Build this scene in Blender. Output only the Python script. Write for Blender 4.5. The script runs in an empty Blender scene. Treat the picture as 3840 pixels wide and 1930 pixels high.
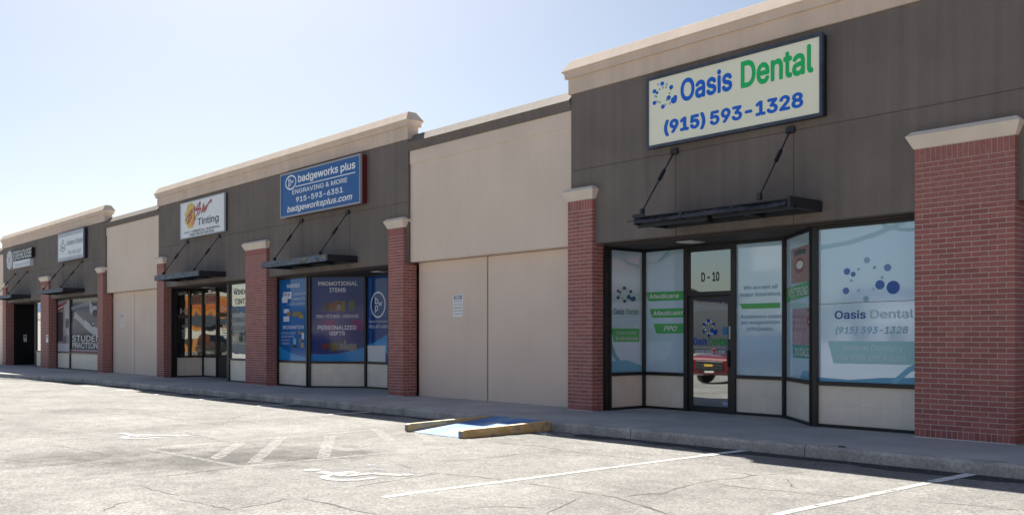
import bpy, bmesh, math, random, os
from mathutils import Vector
from mathutils.geometry import delaunay_2d_cdt
random.seed(7)
S = bpy.context.scene
COL = S.collection
# ------------------------------------------------------------------ camera, sky, sun
HEAD = math.atan(3125 / 3620.0)                       # facade recedes at this angle to the view axis
cam = bpy.data.cameras.new('camera'); camo = bpy.data.objects.new('camera', cam); COL.objects.link(camo)
camo.location = (0, 0, 1.58); camo.rotation_euler = (math.pi / 2, 0, math.pi / 2 - HEAD)
cam.sensor_width = 36; cam.lens = 36 * 3620 / 3840.0; cam.shift_y = (1261 - 965) / 3840.0
cam.clip_end = 2000; cam.clip_start = 0.1
S.camera = camo
SUN = Vector((-.97, .445, 1)).normalized()
EL = math.asin(SUN.z); AZ = math.atan2(SUN.x, SUN.y)
w = bpy.data.worlds.new('World'); S.world = w; w.use_nodes = True
nt = w.node_tree; bg = nt.nodes['Background']
sky = nt.nodes.new('ShaderNodeTexSky'); sky.sky_type = 'NISHITA'; sky.sun_disc = False
sky.sun_elevation = EL; sky.sun_rotation = AZ
sky.air_density = 1.0; sky.dust_density = 1.2; sky.ozone_density = 1.4
nt.links.new(sky.outputs[0], bg.inputs[0]); bg.inputs[1].default_value = 0.041
sl = bpy.data.lights.new('sun', 'SUN'); sl.energy = 5.0; sl.angle = math.radians(.53); sl.color = (1, .94, .84)
so = bpy.data.objects.new('sun', sl); COL.objects.link(so); so.location = (-30, 40, 40)
so.rotation_euler = (-SUN).to_track_quat('-Z', 'Y').to_euler()
S.view_settings.view_transform = 'Standard'; S.view_settings.look = 'None'
S.view_settings.exposure = 1.36; S.view_settings.gamma = 1; S.view_settings.use_curve_mapping = False
S.cycles.use_denoising = True; S.cycles.max_bounces = 6; S.cycles.transparent_max_bounces = 8

# ------------------------------------------------------------------ materials
MATS = {}
def N(nt, t, **kw):
    n = nt.nodes.new(t)
    for k, v in kw.items(): setattr(n, k, v)
    return n
def mat(name, col, rough=.6, spec=.5, metal=0, vary=0, vscale=3, grain=0, gscale=90, streak=0, bump=0, bscale=120,
        rand=0, ior=None, coat=0):
    """principled with world-position noise: vary = broad tone drift, grain = fine speckle, streak = vertical runs"""
    if name in MATS: return MATS[name]
    m = bpy.data.materials.new(name); m.use_nodes = True; MATS[name] = m
    t = m.node_tree; p = t.nodes['Principled BSDF']
    p.inputs['Base Color'].default_value = (*col, 1); p.inputs['Roughness'].default_value = rough
    p.inputs['Specular IOR Level'].default_value = spec; p.inputs['Metallic'].default_value = metal
    if ior: p.inputs['IOR'].default_value = ior
    if coat: p.inputs['Coat Weight'].default_value = coat
    L = t.links.new
    geo = N(t, 'ShaderNodeNewGeometry'); fac = None
    def add(out, lo, hi):
        nonlocal fac
        r = N(t, 'ShaderNodeMapRange'); r.inputs['From Min'].default_value = .25; r.inputs['From Max'].default_value = .75
        r.inputs['To Min'].default_value = lo; r.inputs['To Max'].default_value = hi
        L(out, r.inputs['Value'])
        if fac is None: fac = r.outputs[0]
        else:
            q = N(t, 'ShaderNodeMath', operation='MULTIPLY'); L(fac, q.inputs[0]); L(r.outputs[0], q.inputs[1]); fac = q.outputs[0]
    def noise(scale, detail=3, vec=None):
        n = N(t, 'ShaderNodeTexNoise'); n.inputs['Scale'].default_value = scale; n.inputs['Detail'].default_value = detail
        L(vec or geo.outputs['Position'], n.inputs['Vector']); return n.outputs['Fac']
    if vary: add(noise(vscale), 1 - vary, 1 + vary)
    if grain: add(noise(gscale, 2), 1 - grain, 1 + grain)
    if streak:
        mp = N(t, 'ShaderNodeMapping'); mp.inputs['Scale'].default_value = (5, 5, .18); L(geo.outputs['Position'], mp.inputs['Vector'])
        add(noise(1.0, 4, mp.outputs[0]), 1 - streak, 1 + streak)
    if rand:
        oi = N(t, 'ShaderNodeObjectInfo'); add(oi.outputs['Random'], 1 - rand, 1 + rand)
    if fac is not None:
        x = N(t, 'ShaderNodeMix', data_type='RGBA', blend_type='MULTIPLY'); x.inputs['Factor'].default_value = 1
        x.inputs['A'].default_value = (*col, 1); L(fac, x.inputs['B']); L(x.outputs['Result'], p.inputs['Base Color'])
    if bump:
        b = N(t, 'ShaderNodeBump'); b.inputs['Strength'].default_value = bump; b.inputs['Distance'].default_value = .01
        L(noise(bscale, 4), b.inputs['Height']); L(b.outputs[0], p.inputs['Normal'])
    return m
def paint(col, rough=.35, ior=1.5):
    return mat('print_%02x%02x%02x_%d_%d' % (*[int(255 * c ** .45) for c in col], int(rough * 100), int(ior * 100)), col, rough, ior=ior)
def film(col): return paint(col, .08, 1.45)          # prints on or behind window glass: same gloss as the pane

DARK = mat('dark_stucco', (.192, .167, .15), .85, .3, vary=.14, vscale=.9, grain=.12, streak=.13, bump=.35, bscale=160)
BEIGE = mat('beige_stucco', (.83, .69, .575), .85, .3, vary=.05, vscale=.7, grain=.07, streak=.02, bump=.3, bscale=160)
CORN = mat('cornice_stucco', (.72, .585, .475), .85, .3, vary=.07, vscale=1.5, grain=.06, streak=.06, bump=.2, bscale=140)
CAPM = mat('cap_stucco', (.80, .71, .60), .8, .3, vary=.06, grain=.05, bump=.2)
JOINT = mat('joint_sealant', (.22, .19, .165), .9)
BRICK = mat('brick_clay', (.36, .132, .115), .65, .4, grain=.18, gscale=60, rand=.11, vary=.08, bump=.3, bscale=200)
BRICKS = mat('brick_clay_joined', (.35, .138, .122), .65, .4, grain=.2, gscale=30, vary=.14, vscale=9)
MORTAR = mat('mortar', (.66, .60, .56), .9, grain=.12)
SOFFIT = mat('soffit_brown', (.05, .04, .036), .8, vary=.15)
ALU = mat('dark_bronze_aluminium', (.012, .013, .015), .38, .5)
TILE = mat('cream_tile', (.86, .79, .67), .45, .4, rand=.015, vary=.05, grain=.03)
GROUT = mat('tile_grout', (.80, .73, .62), .9)
CONC = mat('sidewalk_concrete', (.47, .455, .44), .85, .3, vary=.16, vscale=1.1, grain=.12, gscale=45, rand=.05, bump=.25, bscale=90)
CURB = mat('curb_concrete', (.44, .425, .40), .85, .3, vary=.3, vscale=2.5, grain=.25, gscale=28, streak=.12, rand=.05, bump=.5, bscale=60)
STEEL = mat('dark_canopy_steel', (.018, .022, .028), .45, .5, vary=.3, vscale=6)
ROOFM = mat('roof_membrane', (.5, .48, .45), .9, vary=.1)
CARDS = mat('sign_cabinet_black', (.01, .011, .013), .4)
def weathered(name, cols, scale):
    if name in MATS: return MATS[name]
    m = bpy.data.materials.new(name); m.use_nodes = True; MATS[name] = m
    t = m.node_tree; p = t.nodes['Principled BSDF']; p.inputs['Roughness'].default_value = .75 if 'blue' in name else .6
    g = N(t, 'ShaderNodeNewGeometry'); mp = N(t, 'ShaderNodeMapping'); mp.inputs['Scale'].default_value = (1, 1, 2.2)
    n = N(t, 'ShaderNodeTexNoise'); n.inputs['Scale'].default_value = scale; n.inputs['Detail'].default_value = 5
    t.links.new(g.outputs['Position'], mp.inputs[0]); t.links.new(mp.outputs[0], n.inputs['Vector'])
    r = N(t, 'ShaderNodeValToRGB'); e = r.color_ramp.elements
    while len(e) < len(cols): e.new(.5)
    for i, c in enumerate(cols): e[i].position = .34 + .32 * i / (len(cols) - 1); e[i].color = (*c, 1)
    t.links.new(n.outputs['Fac'], r.inputs[0]); t.links.new(r.outputs[0], p.inputs['Base Color']); return m
PEEL = weathered('peeling_canopy_paint', [(.03, .045, .06), (.08, .115, .15), (.13, .17, .24), (.06, .075, .085), (.22, .19, .14)], 3.2)
PEELD = weathered('worn_black_canopy_paint', [(.012, .014, .02), (.02, .024, .034), (.055, .06, .08), (.02, .022, .03)], 5)
TIMBER = weathered('worn_yellow_timber', [(.52, .36, .15), (.68, .47, .2), (.7, .52, .26), (.3, .24, .17)], 3)
TEND = weathered('weathered_timber_end', [(.1, .1, .1), (.2, .19, .19), (.3, .28, .28)], 20)
BLUEP = weathered('worn_blue_ramp_paint', [(.03, .18, .5), (.05, .22, .55), (.12, .29, .58), (.34, .44, .6)], 2.2)
DUST = weathered('bleached_blue_ramp_paint', [(.5, .58, .66), (.4, .5, .62), (.55, .62, .7), (.3, .42, .58)], 3.5)

def reflective(name, dark, tint, mix, rough=.015):
    if name in MATS: return MATS[name]
    m = bpy.data.materials.new(name); m.use_nodes = True; MATS[name] = m
    t = m.node_tree; p = t.nodes['Principled BSDF']; p.inputs['Base Color'].default_value = (*dark, 1); p.inputs['Roughness'].default_value = rough
    g = N(t, 'ShaderNodeBsdfGlossy'); g.inputs['Color'].default_value = (*tint, 1); g.inputs['Roughness'].default_value = rough
    x = N(t, 'ShaderNodeMixShader'); x.inputs[0].default_value = mix
    # old sheet glass is never dead flat: a slow ripple bends what it mirrors
    geo = N(t, 'ShaderNodeNewGeometry'); n = N(t, 'ShaderNodeTexNoise'); n.inputs['Scale'].default_value = 1.3; n.inputs['Detail'].default_value = 1
    b = N(t, 'ShaderNodeBump'); b.inputs['Strength'].default_value = .05; b.inputs['Distance'].default_value = .05
    t.links.new(geo.outputs['Position'], n.inputs['Vector']); t.links.new(n.outputs['Fac'], b.inputs['Height'])
    t.links.new(b.outputs[0], g.inputs['Normal'])
    t.links.new(p.outputs[0], x.inputs[1]); t.links.new(g.outputs[0], x.inputs[2])
    t.links.new(x.outputs[0], t.nodes['Material Output'].inputs[0]); return m
TINTED = reflective('tinted_mirror_glass', (.012, .014, .016), (.8, .84, .84), .46)
DOORGL = reflective('door_mirror_glass', (.02, .024, .026), (.8, .85, .86), .48)
FROST = reflective('frosted_window_film', (.55, .79, .96), (.8, .88, 1), .22, .06)
FROSTD = reflective('frosted_window_film_dim', (.56, .75, .88), (.8, .88, 1), .14, .06)

def asphalt_mat():
    m = bpy.data.materials.new('weathered_asphalt'); m.use_nodes = True
    t = m.node_tree; p = t.nodes['Principled BSDF']; L = t.links.new
    p.inputs['Roughness'].default_value = .9; p.inputs['Specular IOR Level'].default_value = .1
    g = N(t, 'ShaderNodeNewGeometry')
    def noise(s, d=3, r=.55):
        n = N(t, 'ShaderNodeTexNoise'); n.inputs['Scale'].default_value = s; n.inputs['Detail'].default_value = d; n.inputs['Roughness'].default_value = r
        L(g.outputs['Position'], n.inputs['Vector']); return n.outputs['Fac']
    def mr(o, a, b, lo, hi):
        r = N(t, 'ShaderNodeMapRange'); 
        for k, v in (('From Min', a), ('From Max', b), ('To Min', lo), ('To Max', hi)): r.inputs[k].default_value = v
        L(o, r.inputs['Value']); return r.outputs[0]
    def mul(a, b, op='MULTIPLY'):
        q = N(t, 'ShaderNodeMath', operation=op); L(a, q.inputs[0]); L(b, q.inputs[1]); return q.outputs[0]
    v = N(t, 'ShaderNodeTexVoronoi'); v.inputs['Scale'].default_value = 55; L(g.outputs['Position'], v.inputs['Vector'])
    sep = N(t, 'ShaderNodeSeparateColor'); L(v.outputs['Color'], sep.inputs[0])
    f = mr(sep.outputs[0], 0, 1, .74, 1.26)                          # aggregate, stone by stone
    f = mul(f, mr(noise(22, 4, .7), .3, .7, .78, 1.2))
    f = mul(f, mr(noise(.55, 4), .3, .7, .76, 1.15))                 # broad bleaching
    f = mul(f, mr(noise(3.3, 5, .65), .38, .62, .86, 1.07))
    # oil and tyre stains where cars stop
    for (x, y, rx, ry, k) in ((-12.0, 5.5, 1.3, 2.0, .45), (-11.3, 6.9, .6, .9, .68), (-13.4, 4.1, 1.0, 1.6, .6), (-22.3, 6.6, 1.0, 1.6, .72), (-6.5, 6.4, .8, 1.2, .9), (-17.0, 5.6, 1.0, 1.6, .85)):
        vm = N(t, 'ShaderNodeVectorMath', operation='SUBTRACT'); L(g.outputs['Position'], vm.inputs[0]); vm.inputs[1].default_value = (x, y, 0)
        vs = N(t, 'ShaderNodeVectorMath', operation='MULTIPLY'); L(vm.outputs[0], vs.inputs[0]); vs.inputs[1].default_value = (1 / rx, 1 / ry, 0)
        vl = N(t, 'ShaderNodeVectorMath', operation='LENGTH'); L(vs.outputs[0], vl.inputs[0])
        d = mul(vl.outputs['Value'], mr(noise(2.2, 4), .3, .7, .6, 1.5))
        f = mul(f, mr(d, .25, 1.1, k, 1))
    c = N(t, 'ShaderNodeMix', data_type='RGBA', blend_type='MULTIPLY'); c.inputs['Factor'].default_value = 1
    c.inputs['A'].default_value = (.257, .252, .244, 1); L(f, c.inputs['B']); L(c.outputs['Result'], p.inputs['Base Color'])
    b = N(t, 'ShaderNodeBump'); b.inputs['Strength'].default_value = .55; b.inputs['Distance'].default_value = .008
    L(mul(noise(45, 4, .7), sep.outputs[1], 'ADD'), b.inputs['Height']); L(b.outputs[0], p.inputs['Normal'])
    return m
ASPH = asphalt_mat()
def worn_paint(name, col, cover, scale=9, alpha=1):
    if name in MATS: return MATS[name]
    m = bpy.data.materials.new(name); m.use_nodes = True; MATS[name] = m
    t = m.node_tree; p = t.nodes['Principled BSDF']; L = t.links.new
    p.inputs['Base Color'].default_value = (*col, 1); p.inputs['Roughness'].default_value = .7
    g = N(t, 'ShaderNodeNewGeometry'); n = N(t, 'ShaderNodeTexNoise'); n.inputs['Scale'].default_value = scale; n.inputs['Detail'].default_value = 6; n.inputs['Roughness'].default_value = .75
    L(g.outputs['Position'], n.inputs['Vector'])
    r = N(t, 'ShaderNodeMapRange'); r.inputs['From Min'].default_value = .62 - .3 * cover; r.inputs['From Max'].default_value = .74 - .3 * cover
    L(n.outputs['Fac'], r.inputs['Value']); tr = N(t, 'ShaderNodeBsdfTransparent'); x = N(t, 'ShaderNodeMixShader')
    inv = N(t, 'ShaderNodeMath', operation='MULTIPLY'); inv.inputs[1].default_value = alpha
    L(r.outputs[0], inv.inputs[0]); L(inv.outputs[0], x.inputs[0]); L(tr.outputs[0], x.inputs[1]); L(p.outputs[0], x.inputs[2])
    L(x.outputs[0], t.nodes['Material Output'].inputs[0]); return m
WPAINT = worn_paint('worn_white_line', (.40, .397, .385), .85)
WPAINTF = worn_paint('fresh_white_line', (.80, .80, .80), .95)
WPAINTX = worn_paint('faded_white_line', (.36, .357, .35), .66, 14, .36)
BWASH = worn_paint('faded_blue_patch', (.16, .2, .3), .22, 5)
CRACK = mat('crack_filler', (.075, .07, .065), .95)

# ------------------------------------------------------------------ mesh helpers
LOC = {}
class MB:
    def __init__(s, O=None, U=None, Nv=None):
        s.v = []; s.f = []; s.O = O; s.U = U; s.Nv = Nv
    def P(s, a, b, z):
        if s.O is None: return (a, b, z)
        return (s.O[0] + a * s.U[0] + b * s.Nv[0], s.O[1] + a * s.U[1] + b * s.Nv[1], z)
    def box(s, a0, a1, b0, b1, z0, z1):
        i = len(s.v)
        s.v += [s.P(a, b, z) for z in (z0, z1) for b in (b0, b1) for a in (a0, a1)]
        s.f += [tuple(i + k for k in q) for q in ((0, 2, 3, 1), (4, 5, 7, 6), (0, 1, 5, 4), (2, 6, 7, 3), (0, 4, 6, 2), (1, 3, 7, 5))]
        return s
    def poly(s, pts):
        i = len(s.v); s.v += [s.P(*p) for p in pts]; s.f.append(tuple(range(i, i + len(pts)))); return s
    def extrude(s, prof, a0, a1):
        """profile of (b, z) run along a"""
        i = len(s.v); n = len(prof)
        s.v += [s.P(a0, b, z) for b, z in prof] + [s.P(a1, b, z) for b, z in prof]
        for k in range(n): s.f.append((i + k, i + (k + 1) % n, i + n + (k + 1) % n, i + n + k))
        s.f.append(tuple(range(i, i + n))); s.f.append(tuple(range(i + 2 * n - 1, i + n - 1, -1))); return s
    def rings(s, rings, close=True):
        i = len(s.v); n = len(rings[0])
        for r in rings: s.v += [s.P(*p) for p in r]
        for k in range(len(rings) - 1):
            for j in range(n):
                a = i + k * n + j; b = i + k * n + (j + 1) % n
                s.f.append((a, b, b + n, a + n))
        if close: s.f.append(tuple(range(i + n - 1, i - 1, -1))); m = i + (len(rings) - 1) * n; s.f.append(tuple(range(m, m + n)))
        return s
    def tube(s, p, q, r, n=8, r2=None):
        p = Vector(p); q = Vector(q); d = (q - p).normalized(); a = d.orthogonal().normalized(); b = d.cross(a)
        O, s.O = s.O, None
        s.rings([[tuple(c + (a * math.cos(2 * math.pi * k / n) + b * math.sin(2 * math.pi * k / n)) * rr) for k in range(n)] for c, rr in ((p, r), (q, r2 or r))])
        s.O = O; return s
    def add(s, verts, faces):
        i = len(s.v); s.v += verts; s.f += [tuple(i + k for k in f) for f in faces]; return s
def wl(p): return LOC.get(p.name, Vector()) if p else Vector()
def obj(name, mb, m, parent=None, bevel=0, label=None, cat=None, group=None, kind=None, smooth=False, fix=True):
    o0 = wl(parent)
    me = bpy.data.meshes.new(name); me.from_pydata([tuple(Vector(v) - o0) for v in mb.v], [], mb.f)
    if fix or bevel:
        bm = bmesh.new(); bm.from_mesh(me)
        bmesh.ops.recalc_face_normals(bm, faces=bm.faces)
        if bevel: bmesh.ops.bevel(bm, geom=bm.edges[:], offset=bevel, segments=1, affect='EDGES', clamp_overlap=True)
        bm.to_mesh(me); bm.free()
    me.materials.append(m)
    if smooth: me.polygons.foreach_set('use_smooth', [True] * len(me.polygons))
    o = bpy.data.objects.new(name, me); COL.objects.link(o)
    if parent: o.parent = parent
    LOC[o.name] = Vector(o0)
    return tag(o, label, cat, group, kind)
def tag(o, label=None, cat=None, group=None, kind=None):
    for k, v in (('label', label), ('category', cat), ('group', group), ('kind', kind)):
        if v: o[k] = v
    return o
def thing(name, label, cat, loc, group=None):
    o = bpy.data.objects.new(name, None); COL.objects.link(o); o.location = loc; o.empty_display_size = .2
    LOC[o.name] = Vector(loc); return tag(o, label, cat, group)
def gz(x): return .0022 * (x + 6)                    # the lot falls gently to the left
def wz(x): return gz(x) + .155                       # top of the sidewalk

# ------------------------------------------------------------------ lettering
FONTS = {}
def font(n):
    if n not in FONTS:
        try: FONTS[n] = bpy.data.fonts.load(os.path.join(bpy.utils.system_resource('DATAFILES'), 'fonts', n + '.woff2'))
        except Exception: FONTS[n] = None
    return FONTS[n]
GC = {}
def _raw(txt, f, res, fill):
    c = bpy.data.curves.new('text', 'FONT'); c.body = txt; ft = font(f)
    if ft: c.font = ft
    c.resolution_u = res; c.fill_mode = 'FRONT' if fill else 'NONE'
    o = bpy.data.objects.new('text', c); COL.objects.link(o)
    if fill:
        me = o.to_mesh(); out = [v.co.x for v in me.vertices]; o.to_mesh_clear()
    else:
        me = o.to_mesh(); V = [v.co.to_2d() for v in me.vertices]; nb = {}
        for e in me.edges:
            a, b = e.vertices; nb.setdefault(a, []).append(b); nb.setdefault(b, []).append(a)
        out = []; seen = set()
        for st in sorted(nb):
            if st in seen: continue
            lp = [st]; seen.add(st); cur = st
            while True:
                nx = [k for k in nb[cur] if k not in seen]
                if not nx: break
                nx = [min(nx)] if cur == st else nx
                cur = nx[0]; seen.add(cur); lp.append(cur)
            out.append([V[k] for k in lp])
        o.to_mesh_clear()
    bpy.data.objects.remove(o); bpy.data.curves.remove(c); return out
def _span(txt, f): x = _raw(txt, f, 1, True); return max(x) - min(x)
def glyph(ch, f, res):
    """one letter: its advance, vertices and triangles (outline triangulated here, holes kept by the winding rule)"""
    k = (ch, f, res)
    if k not in GC:
        adv = _span('H' + ch + 'H', f) - _span('HH', f); V = []; F = []
        loops = [] if ch == ' ' else _raw(ch, f, res, False)
        pts = []; edges = []; seen = {}
        for lp in loops:
            ids = []
            for p in lp:
                q = (round(p.x, 4), round(p.y, 4))
                if not ids or ids[-1] != q: ids.append(q)
            n = len(pts); pts += [Vector(q) for q in ids]; edges += [(n + a, n + (a + 1) % len(ids)) for a in range(len(ids))]
        if pts:
            vo, eo, fo, *_ = delaunay_2d_cdt(pts, edges, [], 0, 1e-5)
            segs = [(pts[a], pts[b]) for a, b in edges]
            for t in fo:
                cx = sum(vo[a].x for a in t) / 3; cy = sum(vo[a].y for a in t) / 3; wn = 0
                for a, b in segs:
                    if (a.y <= cy) != (b.y <= cy):
                        x = a.x + (cy - a.y) / (b.y - a.y) * (b.x - a.x)
                        if x > cx: wn += 1
                if wn % 2: F.append(tuple(t))
            V = [tuple(v) for v in vo]
        GC[k] = (adv, V, F)
    return GC[k]
def glyphs(txt, f='Inter', shear=0, res=3):
    V = []; F = []; x = 0
    for ch in txt:
        adv, v, t = glyph(ch, f, res); n = len(V)
        V += [(x + a + shear * b, b) for a, b in v]; F += [tuple(n + q for q in w_) for w_ in t]; x += adv
    u = sorted({q for t in F for q in t}); m = {q: i for i, q in enumerate(u)}
    return [V[q] for q in u], [tuple(m[q] for q in t) for t in F]
def put_text(mb, txt, box, n, bold=0, **kw):
    """letters fitted into box = (u0, u1, z0, z1), n = distance out of the plane; bold repeats the strike round a small circle"""
    V, F = glyphs(txt, **kw); xs = [v[0] for v in V]; ys = [v[1] for v in V]
    b = bold * (max(ys) - min(ys)) * 1.1
    x0, x1, y0, y1 = min(xs) - b, max(xs) + b, min(ys) - b, max(ys) + b; u0, u1, z0, z1 = box
    sz = (z1 - z0) / (y1 - y0); su = sz if u1 is None else (u1 - u0) / (x1 - x0)
    hits = [(0, 0)] if not b else [(0, 0)] + [(b * math.cos(k * math.pi / 4), b * math.sin(k * math.pi / 4)) for k in range(8)]
    for k, (dx, dy) in enumerate(hits):
        mb.add([mb.P(u0 + (v[0] + dx - x0) * su, n + k * .0002, z0 + (v[1] + dy - y0) * sz) for v in V], F)
def disc(mb, u, z, r, n, rz=None, k=18, rot=0):
    rz = rz or r
    mb.poly([(u + r * math.cos(2 * math.pi * i / k + rot), n, z + rz * math.sin(2 * math.pi * i / k + rot)) for i in range(k)])
def ring(mb, u, z, r, rz, t, n, k=28):
    for i in range(k):
        a, b = 2 * math.pi * i / k, 2 * math.pi * (i + 1) / k
        mb.poly([(u + q * c, n, z + qz * d) for q, qz, c, d in ((r, rz, math.cos(a), math.sin(a)), (r, rz, math.cos(b), math.sin(b)), (r - t, rz - t, math.cos(b), math.sin(b)), (r - t, rz - t, math.cos(a), math.sin(a)))])
def stroke(mb, pts, wd, n):
    for k, ((a, b), (c, d)) in enumerate(zip(pts, pts[1:])):
        n += .00015 * (k > 0)
        L = math.hypot(c - a, d - b); x, z = -(d - b) / L * wd / 2, (c - a) / L * wd / 2
        ex, ez = (c - a) / L * wd * .3, (d - b) / L * wd * .3
        mb.poly([(a + x - ex, n, b + z - ez), (c + x + ex, n, d + z + ez), (c - x + ex, n, d - z + ez), (a - x - ex, n, b - z - ez)])
def rect(mb, u0, u1, z0, z1, n): mb.poly([(u0, n, z0), (u1, n, z0), (u1, n, z1), (u0, n, z1)])
FRONT = lambda y: ((0, y, 0), (1, 0), (0, -1))       # a plane facing the lot: u = x, n = out towards the lot
def F_(y): return MB(*FRONT(y))

# ------------------------------------------------------------------ ground
mb = MB(); nx = 12
xs = [-320, -120, -70, -40, -20, 0, 30, 120, 260]; ys = [-260, -60, 0, 20, 60, 260]
for y in ys:
    for x in xs: mb.v.append((x, y, gz(x)))
for j in range(len(ys) - 1):
    for i in range(len(xs) - 1): a = j * len(xs) + i; mb.f.append((a, a + 1, a + 1 + len(xs), a + len(xs)))
lot = obj('parking_lot', mb, ASPH, kind='structure', label='sunlit cracked grey asphalt parking lot in front of the shops')
def flat(mb, pts, h): mb.poly([(x, y, gz(x) + h) for x, y in pts])
def lot_line(p, q, wd, m, h=.004, name='parking_line'):
    (a, b), (c, d) = p, q; L = math.hypot(c - a, d - b); x, y = -(d - b) / L * wd / 2, (c - a) / L * wd / 2
    mb = MB(); k = max(2, int(L / .5)); l = []; r = []
    for i in range(k + 1):
        f = i / k; e = random.uniform(-.008, .008)
        l.append((a + (c - a) * f + x + e, b + (d - b) * f + y)); r.append((a + (c - a) * f - x + e + random.uniform(-.006, .006), b + (d - b) * f - y))
    for i in range(k): flat(mb, [l[i], l[i + 1], r[i + 1], r[i]], h)
    return obj(name, mb, m, lot, fix=False)
def yc(x):
    P = [(-80, 8.9), (-46, 9.7), (-41, 10.3), (-36, 10.95), (-5, 11.24), (10, 11.3)]
    for (a, b), (c, d) in zip(P, P[1:]):
        if a <= x <= c: return b + (d - b) * (x - a) / (c - a)
    return 11.3
for x, yn in ((-1.9, 5.0), (-4.95, 5.3), (-8.05, 5.25), (-17.5, 5.4), (-20.75, 5.4), (-24.0, 5.4), (-27.0, 5.4), (-30.0, 5.4), (-33.2, 5.4)):
    near = x > -9
    lot_line((x, yn), (x, 10.1), .1, WPAINT if near else WPAINTX)
    lot_line((x, 10.1), (x, yc(x) - .35), .1, WPAINT)
    lot_line((x, yc(x) - .95), (x + .02, yc(x) - .03), .14, WPAINTF, .008)
lot_line((-11.1, 5.15), (-11.1, 8.9), .1, WPAINTX); lot_line((-11.3, 10.9), (-11.2, yc(-11) - .05), .1, WPAINT)
lot_line((-13.75, 5.0), (-14.1, 10.0), .1, WPAINTX); lot_line((-13.75, 5.05), (-11.15, 5.2), .1, WPAINTX)
lot_line((-14.1, 10.0), (-14.15, yc(-14) - .05), .1, WPAINT)
for p, q, m in (((-11.99, 5.25), (-13.66, 6.4), WPAINTX), ((-11.36, 5.5), (-14.0, 7.27), WPAINTX), ((-11.2, 6.4), (-13.6, 7.9), WPAINTX), ((-12.36, 8.22), (-14.2, 9.13), WPAINTX), ((-11.78, 8.6), (-12.95, 9.18), WPAINTX), ((-11.22, 8.96), (-11.84, 9.26), WPAINTX), ((-11.21, 9.82), (-11.79, 10.1), WPAINTX), ((-11.36, 10.59), (-11.85, 10.85), WPAINT)):
    lot_line(p, q, .17, m, .006, 'hatch_stripe')
def wheelchair(cx, cy, s, m, wash):
    mb = MB()                                         # symbol drawn with its foot towards the curb side, worn like the real one
    flat(mb, [(cx - .75 * s, cy - .75 * s), (cx + .75 * s, cy - .7 * s), (cx + .72 * s, cy + .8 * s), (cx - .7 * s, cy + .75 * s)], .005)
    obj('blue_patch', mb, wash, lot, fix=False)
    mb = MB(); R = .36 * s; t = .12 * s
    def pt(u, v): return (cx + .12 * s - v * s, cy - .1 * s + u * s)
    k = 26
    for i in range(int(k * .74)):
        a, b = [(-.2 + j / k) * 2 * math.pi + math.pi * .62 for j in (i, i + 1)]
        flat(mb, [(pt(r / s * math.cos(q), r / s * math.sin(q))) for r, q in ((R, a), (R, b), (R - t, b), (R - t, a))], .009)
    def seg(pts, wd):
        for (a, b), (c, d) in zip(pts, pts[1:]):
            L = math.hypot(c - a, d - b); x, y = -(d - b) / L * wd / 2, (c - a) / L * wd / 2
            flat(mb, [pt(a + x, b + y), pt(c + x, d + y), pt(c - x, d - y), pt(a - x, b - y)], .009 + .0005 * len(mb.f) / 40)
    seg([(-.06, .62), (-.02, .08), (.34, .06), (.52, -.34), (.66, -.3)], .14); seg([(-.04, .36), (.26, .33)], .12)
    flat(mb, [pt(-.06 + .11 * math.cos(i * .63), .8 + .11 * math.sin(i * .63)) for i in range(10)], .0095)
    obj('wheelchair_symbol', mb, m, lot, fix=False)
SYM = worn_paint('symbol_white', (.39, .39, .39), .78, 16, .62)
wheelchair(-9.58, 5.85, .95, SYM, BWASH); wheelchair(-15.6, 5.7, .95, SYM, BWASH)
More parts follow.
